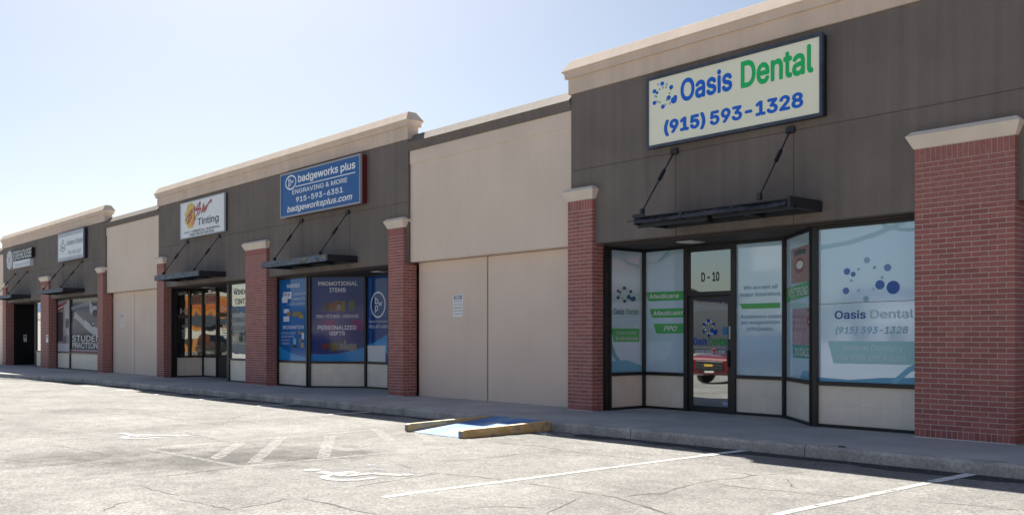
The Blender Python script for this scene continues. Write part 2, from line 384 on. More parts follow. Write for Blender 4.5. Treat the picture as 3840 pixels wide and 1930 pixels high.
CRACKS = [[(-20.83,7.16),(-19.96,7.32),(-18.75,7.33),(-17.55,7.39),(-16.59,7.42),(-16.04,7.44),(-15.85,7.66),(-15.94,8.14),(-15.96,8.83),(-15.83,9.1),(-15.45,9.31)],[(-16.74,7.46),(-17.97,8.29),(-18.83,8.95)],[(-23.61,8.86),(-22.73,8.75),(-21.64,8.64)],[(-17.78,5.97),(-17.54,6.07),(-17.13,6.14)],[(-15.93,6.46),(-15.38,6.39),(-14.46,6.31),(-13.88,6.29),(-13.73,6.46),(-13.37,6.48),(-12.99,6.47),(-12.64,6.56),(-12.18,6.7),(-11.48,6.66),(-10.92,6.58)],[(-14.88,3.4),(-15.08,3.8),(-15.1,4.22),(-14.77,4.27),(-14.17,4.33),(-13.62,4.36),(-13.29,4.39),(-12.99,4.07),(-12.8,3.78),(-12.66,3.55),(-13.09,3.45),(-13.66,3.28),(-13.88,3.17)],[(-13.36,6.82),(-13.17,7.17),(-13.16,7.63),(-13.07,7.88)],[(-10.4,3.73),(-10.04,3.73),(-9.76,3.77),(-9.47,3.79)],[(-9.27,3.71),(-9.06,3.71),(-8.89,3.79),(-8.61,3.78),(-8.37,3.83),(-8.42,4.0),(-8.46,4.22),(-8.56,4.46),(-8.6,4.65)],[(-10.95,3.94),(-10.93,4.19),(-10.99,4.63),(-11.1,5.05),(-11.14,5.33)],[(-8.56,4.64),(-8.28,4.66),(-8.06,4.69),(-7.74,4.66)],[(-9.06,2.9),(-9.37,3.13),(-9.44,3.33)],[(-10.04,6.81),(-9.83,6.76),(-9.62,6.72),(-9.46,6.81)],[(-10.01,6.81),(-9.97,6.99),(-9.99,7.14)],[(-9.96,7.34),(-9.81,7.72),(-9.77,8.14),(-9.82,8.53),(-9.78,8.86),(-9.76,9.3),(-9.58,9.39),(-9.21,9.33),(-8.66,9.4),(-8.16,9.44)],[(-8.81,5.26),(-8.87,5.69),(-8.93,6.07),(-9.03,6.52),(-9.06,6.73)],[(-9.0,6.69),(-8.83,6.75),(-8.59,6.86),(-8.06,6.91),(-7.68,6.96),(-7.09,6.95),(-6.51,6.97),(-5.94,6.82),(-5.59,6.64)],[(-8.19,4.64),(-8.01,4.68),(-7.63,4.68),(-7.26,4.71)],[(-6.29,5.82),(-6.42,6.05),(-6.61,6.39),(-6.73,6.72)],[(-7.04,5.46),(-6.92,5.76),(-6.59,5.97)],[(-6.52,7.08),(-6.4,7.6)],[(-13.26,7.52),(-13.26,8.12),(-12.98,9.09),(-12.67,9.28),(-11.95,9.29)],[(-11.6,9.39),(-10.89,9.33),(-10.31,9.45),(-9.8,9.39)],[(-6.46,7.26),(-6.36,7.44),(-6.49,7.88),(-6.6,8.38),(-6.59,8.72),(-6.5,9.0),(-6.53,9.33),(-6.35,9.71),(-6.31,9.95)],[(-6.99,9.27),(-6.69,9.32),(-6.49,9.27)],[(-6.48,8.44),(-6.06,8.44),(-5.61,8.58),(-5.28,8.6),(-4.82,8.92)],[(-6.54,10.58),(-6.67,10.86),(-6.75,11.1)],[(-4.43,9.03),(-4.15,9.1),(-3.8,9.19),(-3.6,9.25)],[(-6.14,9.33),(-5.71,8.84)],[(-6.05,6.81),(-5.66,6.67),(-5.47,6.67)]]
for c in CRACKS:
    pts = []
    for (a, b), (x, y) in zip(c, c[1:]):
        k = max(2, int(math.hypot(x - a, y - b) / .1))
        for i in range(k): pts.append((a + (x - a) * i / k + random.uniform(-.025, .025), b + (y - b) * i / k + random.uniform(-.025, .025)))
    pts.append(c[-1]); mb = MB(); l = []
    for i, (x, y) in enumerate(pts):
        w_ = random.uniform(.0025, .009) * (1 if 0 < i < len(pts) - 1 else .2)
        a = pts[max(0, i - 1)]; b = pts[min(len(pts) - 1, i + 1)]; L = math.hypot(b[0] - a[0], b[1] - a[1]) or 1
        nx_, ny_ = -(b[1] - a[1]) / L * w_, (b[0] - a[0]) / L * w_; l.append(((x + nx_, y + ny_), (x - nx_, y - ny_)))
    for (a, b), (c_, d) in zip(l, l[1:]): flat(mb, [a, c_, d, b], .0025)
    obj('crack', mb, CRACK, lot, fix=False)

# sidewalk slabs and curb stones
walk = bpy.data.objects.new('sidewalk', None); COL.objects.link(walk); tag(walk, 'shaded concrete sidewalk along the shop fronts', None, None, 'structure')
curb = bpy.data.objects.new('curb', None); COL.objects.link(curb); tag(curb, 'concrete curb between sidewalk and parking lot', None, None, 'structure')
x = 5.1; i = 0
while x > -74:
    x0 = x - 3.05; g = .004
    mb = MB(); y0 = lambda q: yc(q) + .2
    prof = lambda q: [(q, y0(q), wz(q) - .3), (q, y0(q), wz(q)), (q, 14.95, wz(q) + .006), (q, 14.95, wz(q) - .3)]
    obj('slab', MB().rings([prof(x0 + g), prof(x - g)]), CONC, walk, bevel=.006)
    def cp(q):
        y = yc(q); z = wz(q)
        return [(q, y - .015, z - .32), (q, y, z - .035), (q, y + .012, z - .01), (q, y + .035, z), (q, y + .196, z + .001), (q, y + .196, z - .32)]
    xm = (x + x0) / 2
    obj('curb_stone', MB().rings([cp(x0 + .009), cp(xm), cp(x - .009)]), CURB, curb)
    x = x0; i += 1
mb = MB(); mb.box(-74, 5, 11.25, 14.9, -.4, -.18); obj('sidewalk_bed', mb, JOINT, walk)

mb = MB()
for _ in range(900):
    x = -random.random() ** 1.4 * 44 + 1; y = yc(x) - abs(random.gauss(0, .10)) - .01; q = random.uniform(.004, .013); z = gz(x) + .001
    i = len(mb.v); a = random.random() * 6
    mb.v += [(x + q * math.cos(a + k * 2.1), y + q * math.sin(a + k * 2.1), z) for k in range(3)] + [(x, y, z + q * 1.1)]
    mb.f += [(i, i + 1, i + 3), (i + 1, i + 2, i + 3), (i + 2, i, i + 3)]
obj('grit', mb, mat('gutter_grit', (.2, .19, .17), .9, rand=.1), None, kind='stuff', label='loose grit and pebbles lying along the foot of the curb', fix=False)
for x, y, q, lb in ((-6.66, yc(-6.7) + .14, .05, 'dark dry leaf on the curb edge below the big dental clinic window'), (-3.9, yc(-4) - .2, .03, 'dark dry leaf on the asphalt beside the nearest curb')):
    n = 7; mb = MB(); zz_ = (wz(x) if y > yc(x) else gz(x)) + .002
    top = [(x + q * (1.6 if k % 7 == 0 else random.uniform(.6, 1)) * math.cos(k * .9), y + .5 * q * random.uniform(.6, 1) * math.sin(k * .9), zz_) for k in range(n)]
    mb.rings([top, [(a + .3 * (x - a), b + .3 * (y - b), zz_ + q * .3) for a, b, _ in top]]); o = obj('dry_leaf', mb, mat('dry_leaf', (.05, .045, .04), .9), None); tag(o, lb, 'leaf')
# ragged dark strip along the curb: tar patch at left, painted-in curb shade elsewhere
PATCH_SHADE = mat('tar_and_curb_shade', (.062, .063, .067), .9, .2, vary=.25, vscale=3, grain=.3, gscale=40)
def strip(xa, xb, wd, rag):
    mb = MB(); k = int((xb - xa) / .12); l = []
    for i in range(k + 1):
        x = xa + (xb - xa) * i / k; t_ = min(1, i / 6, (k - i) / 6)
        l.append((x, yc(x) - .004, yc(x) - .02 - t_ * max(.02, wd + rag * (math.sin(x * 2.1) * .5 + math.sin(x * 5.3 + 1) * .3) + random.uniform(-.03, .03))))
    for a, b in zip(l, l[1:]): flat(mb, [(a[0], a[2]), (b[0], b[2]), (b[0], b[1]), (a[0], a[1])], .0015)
    obj('patch_and_curb_shade', mb, PATCH_SHADE, lot, fix=False)
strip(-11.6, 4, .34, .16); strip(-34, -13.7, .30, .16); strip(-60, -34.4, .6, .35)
# ------------------------------------------------------------------ brick pillars
BM = {}
def brick_mesh(sx, sy, sz):
    k = (round(sx, 3), round(sy, 3), round(sz, 3))
    if k not in BM:
        me = bpy.data.meshes.new('brick'); mb = MB().box(0, k[0], 0, k[1], 0, k[2])
        me.from_pydata(mb.v, [], mb.f); bm = bmesh.new(); bm.from_mesh(me)
        bmesh.ops.bevel(bm, geom=bm.edges[:], offset=.003, segments=1, affect='EDGES'); bm.to_mesh(me); bm.free()
        me.materials.append(BRICK); BM[k] = me
    return BM[k]
def pillar(x0, x1, label, single=True, ntop=None):
    z0 = wz((x0 + x1) / 2) + .002; zt = 4.236; yf, yb = 13.30, 13.70; W = x1 - x0; J = .009
    t = thing('brick_pillar', label, 'brick pillar', ((x0 + x1) / 2, (yf + yb) / 2, z0), 'brick pillars between the shop windows')
    obj('mortar_core', MB().box(x0 + .006, x1 - .006, yf + .006, yb - .006, z0, zt), MORTAR, t)
    B = []                                            # (pos, size), largest in view first
    hb, ht = .125, .205; n = 52; ch = (zt - ht - z0 - hb) / n
    full = W / round(W / .2275)
    def soldiers(za, zb):
        k = round(W / .0765); s = W / k
        for i in range(k): B.append((x0 + i * s + (J / 2 if i else 0), yf, za, s - (J / 2 if i in (0, k - 1) else J), .09, zb - za - J))
        D = yb - yf - .09; k2 = round(D / .0765); s2 = D / k2
        for i in range(k2): B.append((x1 - .09, yf + .09 + i * s2 + J, za, .09, s2 - J, zb - za - J))
    soldiers(z0 + .002, z0 + hb)
    side = []
    for c in range(n):
        za = z0 + hb + c * ch; h = ch - J
        cuts = [0.0]
        if c % 2: cuts += [full / 2 + i * full for i in range(round(W / full))] + [W]
        else: cuts += [full * (i + 1) for i in range(round(W / full))]
        for i, (a, b) in enumerate(zip(cuts, cuts[1:])):
            last = i == len(cuts) - 2
            dy = (full - J if c % 2 else .1) if last else .09
            B.append((x0 + a + (J / 2 if i else 0), yf, za, b - a - (J / 2 if i == 0 or last else J), dy, h))
        y = yf + (full if c % 2 else .1 + J)
        while y < yb - .02:
            e = min(y + full - J, yb); side.append((x1 - .09, y, za, .09, e - y, h)); y += full
    soldiers(zt - ht, zt)
    allb = B + side
    keep = allb[:300] if single else []
    for (x, y, z, sx, sy, sz) in keep:
        o = bpy.data.objects.new('brick', brick_mesh(sx, sy, sz)); COL.objects.link(o); o.parent = t
        o.location = Vector((x, y + random.uniform(-.001, .001), z)) - LOC[t.name]
    rest = allb[len(keep):]
    rest += [(x0, y, z, .09, sy, sz) for (x, y, z, sx, sy, sz) in side]        # the side turned away
    mb = MB()
    for (x, y, z, sx, sy, sz) in rest: mb.box(x, x + sx, y, y + sy, z, z + sz)
    obj('brickwork', mb, BRICKS, t, kind='stuff', fix=False)
    obj('base_bead', MB().box(x0 - .006, x1 + .006, yf - .006, yf + .03, z0 - .004, z0 + .012), mat('white_bead', (.75, .74, .72), .8), t)
    mb = MB(); e0, e1 = .012, .095                     # flared cap
    R = lambda e, z: [(x0 - e, yf - e, z), (x1 + e, yf - e, z), (x1 + e, yb, z), (x0 - e, yb, z)]
    obj('cap', MB().rings([R(e0, zt), R(e1, 4.412), R(.03, 4.475)]), CAPM, t)
    return t
pillar(-6.65, -5.285, 'wide brick pillar right of the big dental clinic window')
pillar(-13.72, -13.045, 'narrow brick pillar between the blank beige wall and the dental clinic entrance')
pillar(-20.10, -19.44, 'narrow brick pillar between the blue printed windows and the blank beige wall')
pillar(-28.06, -26.65, 'wide brick pillar between the tinting shop and the blue printed windows')
pillar(-35.38, -34.72, 'narrow brick pillar left of the tinting shop recess', False)
pillar(-42.02, -41.36, 'narrow brick pillar right of the black and white barber poster', False)
pillar(-50.44, -49.10, 'wide brick pillar with a paper notice, left of the barber poster window', False)
pillar(-57.70, -57.02, 'narrow brick pillar at the far left end of the row', False)
pillar(1.05, 1.72, 'narrow brick pillar beyond the right edge of the dental clinic', False)

# ------------------------------------------------------------------ shop buildings
CORNICE = [(.092, 6.663), (.096, 6.75), (.142, 6.806), (.0, 7.03)]
def shop(x0, x1, vj, label):
    b = thing('shop_building', label, 'shop building', ((x0 + x1) / 2, 13.4, wz(x0)))
    g = .006
    obj('fascia_core', MB().box(x0 + .01, x1 - .01, 13.40, 13.62, 3.374, 6.36), DARK, b)
    obj('fascia_panel', MB().box(x0, x1, 13.385, 13.408, 4.842 + g, 6.36), DARK, b, bevel=.003)
    xs = [x0] + vj + [x1]
    for a, c in zip(xs, xs[1:]):
        obj('fascia_panel', MB().box(a + (g if a != x0 else 0), c - (g if c != x1 else 0), 13.385, 13.408, 3.372, 4.842 - g), DARK, b, bevel=.003)
    R = lambda e, z: [(x0 - e, 13.385 - e, z), (x1 + e, 13.385 - e, z), (x1 + e, 13.62 + e, z), (x0 - e, 13.62 + e, z)]
    obj('cornice_band', MB().rings([R(.04, 6.357), R(.04, 6.668)]), CORN, b, bevel=.004)
    mb = MB().rings([R(e, z) for e, z in CORNICE]); obj('cornice', mb, CORN, b, bevel=.004)
    obj('soffit', MB().box(x0 + .02, x1 - .02, 13.625, 14.96, 3.325, 3.37), SOFFIT, b)
    obj('roof', MB().box(x0, x1, 13.63, 29, 5.9, 6.0), ROOFM, b)
    obj('rear_wall', MB().box(x0 + .005, x1 - .005, 14.97, 28.99, wz(x0) - .2, 5.895), BEIGE, b)
    return b
def link(x0, x1, joint, label):
    b = thing('link_wall', label, 'wall', ((x0 + x1) / 2, 13.6, wz(x0)))
    z0 = wz(x0)
    obj('upper_wall', MB().box(x0 + .002, x1 - .002, 13.45, 13.80, 3.385, 6.1), BEIGE, b)
    obj('trim_band', MB().box(x0 + .003, x1 - .003, 13.425, 13.46, 5.743, 6.07), BEIGE, b, bevel=.006)
    prof = [(13.385, 6.066), (13.38, 6.15), (13.33, 6.252), (13.53, 6.475), (13.80, 6.475), (13.95, 6.24), (13.9, 6.066)]
    obj('coping', MB().extrude(prof, x0 + .004, x1 - .004), DARK, b)
    g = .022
    cut = [x0, joint, x1]
    for a, c in zip(cut, cut[1:]):
        a_, c_ = a + (.005 if a == x0 else g), c - (.005 if c == x1 else g)
        mb = MB(); lo = lambda q: wz(q) + .004
        i = len(mb.v); mb.v += [(a_, 13.70, lo(a_)), (c_, 13.70, lo(c_)), (c_, 13.75, lo(c_)), (a_, 13.75, lo(a_)), (a_, 13.70, 3.375), (c_, 13.70, 3.375), (c_, 13.75, 3.375), (a_, 13.75, 3.375)]
        mb.f += [(0, 3, 2, 1), (4, 5, 6, 7), (0, 1, 5, 4), (1, 2, 6, 5), (2, 3, 7, 6), (3, 0, 4, 7)]
        obj('lower_wall', mb, BEIGE, b, bevel=.006)
    obj('joint_strip', MB().box(joint - g - .004, joint + g + .004, 13.716, 13.74, z0 - .02, 3.37), JOINT, b)
    obj('lower_core', MB().box(x0 + .01, x1 - .01, 13.742, 13.9, z0 - .1, 3.38), JOINT, b)
    obj('roof', MB().box(x0, x1, 13.96, 29, 5.9, 6.0), ROOFM, b)
    obj('rear_wall', MB().box(x0 + .006, x1 - .006, 13.97, 28.98, z0 - .2, 5.895), BEIGE, b)
    return b
A = shop(-13.714, 1.78, [-11.06, -8.67, -3.2, -.8], 'nearest shop building with dark grey fascia and the dental clinic')
B = shop(-35.43, -19.36, [-32.63, -30.04, -24.58, -22.06], 'middle shop building with tinting shop and blue printed windows')
C = shop(-57.95, -41.30, [-55.3, -53.0, -46.95, -44.25], 'far left shop building with two small signs and barber poster')
LAB = link(-19.355, -13.72, -16.71, 'blank beige stucco wall between the dental clinic and the blue windows')
LBC = link(-41.295, -35.435, -38.8, 'blank beige stucco wall left of the tinting shop')
LCD = link(-64.5, -57.955, -61.2, 'blank beige stucco wall at the far left edge')

# ------------------------------------------------------------------ glazing
ZG0, ZG1, ZH = .875, 3.27, 3.322
def plane_of(p0, p1):
    L = math.hypot(p1[0] - p0[0], p1[1] - p0[1]); U = ((p1[0] - p0[0]) / L, (p1[1] - p0[1]) / L)
    return (p0[0], p0[1], 0), U, (U[1], -U[0]), L
def glazed(b, p0, p1, glass, l=.05, r=.05, knee=True, sill=None, tiles=.34, extra=()):
    """window part from p0 to p1 (left to right seen from the lot): frame > pane, prints; below it a tiled knee wall"""
    O, U, Nv, L = plane_of(p0, p1); z0 = wz(p0[0]) + .003; mk = lambda: MB(O, U, Nv)
    zs = sill or ZG0
    f = mk()
    f.box(0, l, -.05, .06, z0, ZH); f.box(L - r, L, -.05, .06, z0, ZH)
    f.box(l, L - r, -.05, .05, zs - .065, zs); f.box(l, L - r, -.05, .045, ZG1, ZH); f.box(l, L - r, -.05, .05, z0, z0 + .05)
    for u in extra: f.box(u - .025, u + .025, -.05, .045, zs, ZG1)
    win = obj('window', f, ALU, b, bevel=.003)
    obj('pane', mk().box(l, L - r, -.012, 0, zs, ZG1), glass, win)
    if knee:
        k = obj('knee_wall', mk().box(l, L - r, -.03, -.004, z0 + .05, zs - .065), GROUT, b)
        n = max(1, round((L - l - r) / tiles)); tw = (L - l - r) / n; zz = [z0 + .05, (z0 + zs) / 2 - .01, zs - .065]
        for i in range(n):
            for a, c in zip(zz, zz[1:]):
                obj('tile', mk().box(l + i * tw + .001, l + (i + 1) * tw - .001, -.004, .006, a + .001, c - .001), TILE, k, fix=True)
    return win, mk, L
def door(b, p0, p1, glass, kick=False):
    O, U, Nv, L = plane_of(p0, p1); z0 = wz(p0[0]) + .003; mk = lambda: MB(O, U, Nv)
    f = mk(); f.box(0, .045, -.06, .06, z0, ZH); f.box(L - .045, L, -.06, .06, z0, ZH); f.box(.045, L - .045, -.05, .05, 2.35, 2.43); f.box(.045, L - .045, -.05, .05, 3.2, ZH)
    fr = obj('door_frame', f, ALU, b, bevel=.003)
    obj('transom_pane', mk().box(.045, L - .045, -.012, 0, 2.43, 3.2), glass, fr)
    zb = z0 + .12 if not kick else .84
    d = mk(); d.box(.05, .13, -.03, .03, z0 + .01, 2.34); d.box(L - .13, L - .05, -.03, .03, z0 + .01, 2.34)
    d.box(.13, L - .13, -.03, .03, 2.28, 2.34); d.box(.13, L - .13, -.03, .03, z0 + .01, zb)
    leaf = obj('door', d, ALU, b, bevel=.003)
    obj('pane', mk().box(.13, L - .13, -.01, 0, zb, 2.28), glass, leaf)
    obj('handle', mk().box(L - .115, L - .075, .03, .09, 1.02, 1.32), CARDS, leaf, bevel=.01)
    return leaf, fr, mk, L
BLUE = (.006, .095, .52); GREEN = (.012, .33, .07)
def dots(mbs, u, z, s, n, sz=1.0):
    """ring-of-drops logo; mbs = (blue, green, pale)"""
    for dx, dz, r in ((-.02, .36, .055), (.17, .26, .05), (-.2, .26, .045), (-.14, .22, .033), (-.2, .05, .05), (-.01, -.06, .05), (.11, .08, .062)):
        disc(mbs[0], u + dx * s, z + (dz - .15) * s * sz, r * s, n, r * s * sz * 1.1, 12)
    disc(mbs[0], u + .23 * s, z + (.02 - .15) * s * sz, .085 * s, n, .075 * s * sz, 14); disc(mbs[0], u + .26 * s, z + (.05 - .15) * s * sz, .06 * s, n + .0005, .06 * s * sz, 12)
    for dx, dz in ((.06, .27), (-.09, .27), (.13, .16), (-.16, .15), (-.08, .04), (.07, .05)): disc(mbs[1], u + dx * s, z + (dz - .15) * s * sz, .02 * s, n, .022 * s * sz, 8)
    for dx, dz in ((.07, .33), (-.11, .32), (-.02, .29), (-.18, .2), (.14, .21), (-.14, .1), (-.05, 0), (.04, 0), (.12, -.01)): disc(mbs[2], u + dx * s, z + (dz - .15) * s * sz, .027 * s, n, .03 * s * sz, 8)
class Art:
    """prints gathered per colour on one plane, then linked as sub-parts"""
    def __init__(s, mk, parent, n0=.003, mfun=film): s.d = {}; s.mk = mk; s.p = parent; s.n = n0; s.mf = mfun
    def __getitem__(s, c):
        if c not in s.d: s.d[c] = s.mk()
        return s.d[c]
    def done(s, name='print', names={}):
        for c, mb in s.d.items(): obj(names.get(c, name), mb, s.mf(c), s.p, fix=False)

# --- dental clinic (building A): recess with angled right side
YB = 14.77; q0 = (-13.03, 13.72); q1 = (-13.03, YB); qd0 = (-11.92, YB); qd1 = (-10.82, YB); qB = (-9.72, YB); qC = (-8.52, 13.72); qE = (-6.66, 13.72)
obj('corner_post', MB().box(-13.04, -12.99, 13.6, 13.72, wz(-13) + .003, ZH), ALU, A)
WHT = (.8, .82, .84); TEAL = (.12, .36, .40); LTX = (.36, .52, .68); TAG = (.10, .46, .15)
win, mk, L = glazed(A, q0, q1, FROSTD)
art = Art(mk, win); zz = lambda v: 3.27 - v * 2.395
uu = lambda u: .05 + u * (L - .1)
dots((art[(.05, .13, .30)], art[(.2, .42, .3)], art[(.5, .56, .62)]), uu(.46), zz(.36), L * .95, .003, .62)
put_text(art[(.12, .2, .36)], 'Oasis', (uu(.12), uu(.44), zz(.525), zz(.475)), .003, bold=0.030); put_text(art[(.2, .42, .3)], 'Dental', (uu(.5), uu(.88), zz(.525), zz(.475)), .003, bold=0.022)
put_text(art[LTX], '(915) 593-1328', (uu(.13), uu(.85), zz(.605), zz(.57)), .003, shear=.2)
art[TAG].poly([(uu(.03), .003, zz(.64)), (uu(.92), .003, zz(.64)), (uu(.9), .003, zz(.75)), (uu(.12), .003, zz(.75))])
put_text(art[WHT], 'General Dentistry', (uu(.2), uu(.8), zz(.69), zz(.66)), .004, shear=.2); put_text(art[WHT], 'for kids and Adults', (uu(.18), uu(.86), zz(.735), zz(.705)), .004, shear=.2)
stroke(art[(.2, .42, .58)], [(uu(0), zz(.75)), (uu(.15), zz(.86)), (uu(.35), zz(.94)), (uu(.5), zz(.99))], .09, .003)
art[(.2, .48, .68)].poly([(uu(0), .0035, zz(1)), (uu(1), .0035, zz(1)), (uu(1), .0035, zz(.95)), (uu(.5), .0035, zz(.9)), (uu(0), .0035, zz(.91))])
stroke(art[(.45, .66, .73)], [(uu(.3), zz(0)), (uu(.55), zz(.1)), (uu(1), zz(.13))], .05, .003)
art.done()
win, mk, L = glazed(A, q1, qd0, FROSTD)
art = Art(mk, win); uu = lambda u: .05 + u * (L - .1)
for t, u0, v0, v1, a, c in (('Medicare', 0, .335, .41, .1, .85), ('Medicaid', .1, .475, .55, .2, .95), ('PPO', .2, .6, .68, .47, .8)):
    art[TAG].poly([(uu(u0), .003, zz(v0)), (uu(1), .003, zz(v0)), (uu(1), .003, zz(v1)), (uu(u0 + .08), .003, zz(v1))])
    put_text(art[WHT], t, (uu(a), uu(c), zz(v1 - .02), zz(v0 + .018)), .004, shear=.25, bold=0.022)
stroke(art[(.25, .54, .62)], [(uu(.35), zz(.08)), (uu(.5), zz(.03)), (uu(.62), zz(0))], .05, .003)
stroke(art[(.36, .55, .62)], [(uu(0), zz(.1)), (uu(.35), zz(.08)), (uu(.7), zz(.02)), (uu(1), zz(.015))], .03, .0025)
art.done()
leaf, fr, mk, L = door(A, qd0, qd1, DOORGL)
art = Art(mk, fr); put_text(art[(.004, .004, .004)], 'D - 10', (.34, .76, 2.62, 2.80), .003, bold=0.040); art.done('unit_number')
art = Art(mk, leaf)
put_text(art[(.5, .52, .55)], '1421 LEE TREVINO D-10', (.16, .88, 2.17, 2.225), .003)
dots((art[(.01, .06, .42)], art[(.05, .4, .16)], art[(.7, .74, .78)]), .52, 1.74, .62, .003, 1.05)
put_text(art[(.01, .07, .45)], 'Oasis', (.15, .48, 1.42, 1.56), .003, bold=0.030); put_text(art[(.015, .33, .08)], 'Dental', (.51, .93, 1.42, 1.56), .003, bold=0.030)
put_text(art[(.6, .63, .68)], 'General Dentistry for Kids and Adults', (.15, .92, 1.35, 1.395), .003, bold=0.022); put_text(art[(.7, .74, .8)], '(915) 593-1328', (.2, .89, 1.25, 1.325), .003, bold=0.030)
rect(art[(.03, .2, .42)], .84, 1.0, 1.61, 1.76, .004); rect(art[(.35, .45, .7)], .84, .96, .3, .37, .003)
rect(art[(.6, .62, .64)], 1.0, 1.035, 1.53, 1.77, .034)
art.done('lettering')
win, mk, L = glazed(A, qd1, qB, FROST)
art = Art(mk, win); uu = lambda u: .05 + u * (L - .1)
for t, a, c, v0, v1 in (('We accept all', .16, .88, .32, .355), ('major insurance.', .07, .95, .37, .41), ('Aceptamos todas', .08, .96, .54, .575), ('las aseguranzas', .1, .93, .583, .62), ('principales.', .22, .8, .63, .67)):
    put_text(art[(.24, .4, .6)], t, (uu(a), uu(c), zz(v1), zz(v0)), .003, shear=.2, bold=0.022)
art[TAG].poly([(uu(.07), .003, zz(.455)), (uu(.93), .003, zz(.455)), (uu(.93), .003, zz(.495)), (uu(.13), .003, zz(.495))]); art.done()
win, mk, L = glazed(A, qB, qC, FROSTD, r=.06)
art = Art(mk, win); uu = lambda u: .05 + u * (L - .11); SK = (.36, .2, .17)
def smile(v0, v1, kind):
    a, c = (.18, .86) if kind else (.24, 1.0)
    rect(art[SK if kind else (.42, .27, .3)], uu(a), uu(c), zz(v1), zz(v0), .003)
    if kind:
        disc(art[(.18, .09, .08)], uu(.52), zz(v0 + .03), .13, .0035, .05); disc(art[(.26, .06, .06)], uu(.52), zz(v0 + .13), .26, .004, .13); disc(art[(.8, .8, .78)], uu(.53), zz(v0 + .125), .2, .0045, .07)
        rect(art[(.07, .06, .06)], uu(.3), uu(.75), zz(v0 + .055), zz(v0 + .02), .0038); disc(art[(.44, .27, .23)], uu(.5), zz(v0 + .2), .12, .004, .045)
    else:
        disc(art[(.4, .08, .13)], uu(.9), zz(v0 + .09), .16, .004, .09); disc(art[(.75, .72, .72)], uu(.92), zz(v0 + .095), .1, .0045, .03)
        for k in range(3): stroke(art[(.5, .34, .36)], [(uu(.3 + .1 * k), zz(v1)), (uu(.42 + .11 * k), zz(v0 + .08 + .02 * k))], .1, .0035 + .0003 * k)
        rect(art[(.3, .16, .2)], uu(.8), uu(1.0), zz(v0 + .03), zz(v0), .0035)
smile(.08, .33, 1)
art[TAG].poly([(uu(.0), .005, zz(.355)), (uu(.88), .005, zz(.33)), (uu(.84), .005, zz(.43)), (uu(.0), .005, zz(.455))]); put_text(art[WHT], 'WHITENING', (uu(.08), uu(.84), zz(.42), zz(.36)), .006, shear=.15, bold=0.022)
smile(.51, .765, 0)
art[(.05, .36, .26)].poly([(uu(.24), .005, zz(.765)), (uu(1), .005, zz(.765)), (uu(1), .005, zz(.855)), (uu(.28), .005, zz(.855))]); put_text(art[WHT], 'INVISALIGN', (uu(.34), uu(.995), zz(.84), zz(.785)), .006, shear=.15, bold=0.022)
disc(art[(.2, .46, .64)], uu(.75), zz(.995), .3, .003, .0001 + .14); art.done()
win, mk, L = glazed(A, qC, qE, FROST, l=.09, r=.02)
art = Art(mk, win); uu = lambda u: .09 + u * (L - .11); zz = lambda v: 3.27 - v * 2.395
for dx, v, r, c in ((.28, .285, .055, (.10, .2, .5)), (.34, .305, .042, (.10, .2, .5)), (.27, .41, .055, (.10, .2, .5)), (.66, .275, .058, (.16, .3, .56)), (.59, .38, .075, (.06, .16, .46)), (.71, .40, .105, (.04, .12, .42)), (.47, .22, .05, (.28, .48, .6)), (.46, .465, .05, (.28, .46, .62)), (.54, .27, .024, (.16, .42, .5)), (.39, .275, .02, (.2, .46, .5)), (.61, .335, .024, (.3, .52, .6)), (.32, .345, .024, (.3, .5, .6)), (.39, .41, .024, (.36, .52, .64)), (.53, .405, .022, (.36, .54, .64))):
    disc(art[c], uu(dx), zz(v), r, .003, r * .95, 16)
put_text(art[(.05, .1, .36)], 'Oasis', (uu(.16), uu(.46), zz(.592), zz(.537)), .003, bold=0.030); put_text(art[(.42, .60, .70)], 'Dental', (uu(.5), uu(.89), zz(.592), zz(.537)), .003, bold=0.022)
put_text(art[(.26, .50, .68)], '(915) 593-1328', (uu(.17), uu(.84), zz(.695), zz(.64)), .003, shear=.2, bold=0.022)
art[(.34, .64, .68)].poly([(uu(.09), .003, zz(.735)), (uu(.93), .003, zz(.735)), (uu(.93), .003, zz(.88)), (uu(.15), .003, zz(.88))])
put_text(art[(.55, .76, .82)], 'General Dentistry', (uu(.23), uu(.8), zz(.805), zz(.76)), .004, shear=.15, bold=0.022); put_text(art[(.55, .76, .82)], 'for Kids and Adults', (uu(.21), uu(.82), zz(.86), zz(.815)), .004, shear=.15, bold=0.022)
stroke(art[(.42, .68, .80)], [(uu(0), zz(.12)), (uu(.3), zz(.1)), (uu(.55), zz(.06)), (uu(.8), zz(-.0))], .07, .003)
stroke(art[(.42, .68, .80)], [(uu(.62), zz(.01)), (uu(.78), zz(.045)), (uu(1), zz(.06))], .05, .0035)
art[(.08, .38, .62)].poly([(uu(0), .0032, zz(1)), (uu(1), .0032, zz(1)), (uu(1), .0032, zz(.955)), (uu(.6), .0032, zz(.965)), (uu(.3), .0032, zz(.985)), (uu(0), .0032, zz(.975))])
stroke(art[(.16, .48, .70)], [(uu(.72), zz(.99)), (uu(.85), zz(.91)), (uu(1), zz(.86))], .08, .0036)
stroke(art[(.12, .14, .12)], [(uu(0), zz(.493)), (uu(.3), zz(.489)), (uu(.36), zz(.487)), (uu(1), zz(.483))], .008, .004); art.done()
# right of the wide pillar: window then plain glazing
win, mk, L = glazed(A, (-5.28, 13.72), (-2.2, 13.72), FROSTD); win, mk, L = glazed(A, (-2.2, 13.72), (1.05, 13.72), FROSTD)

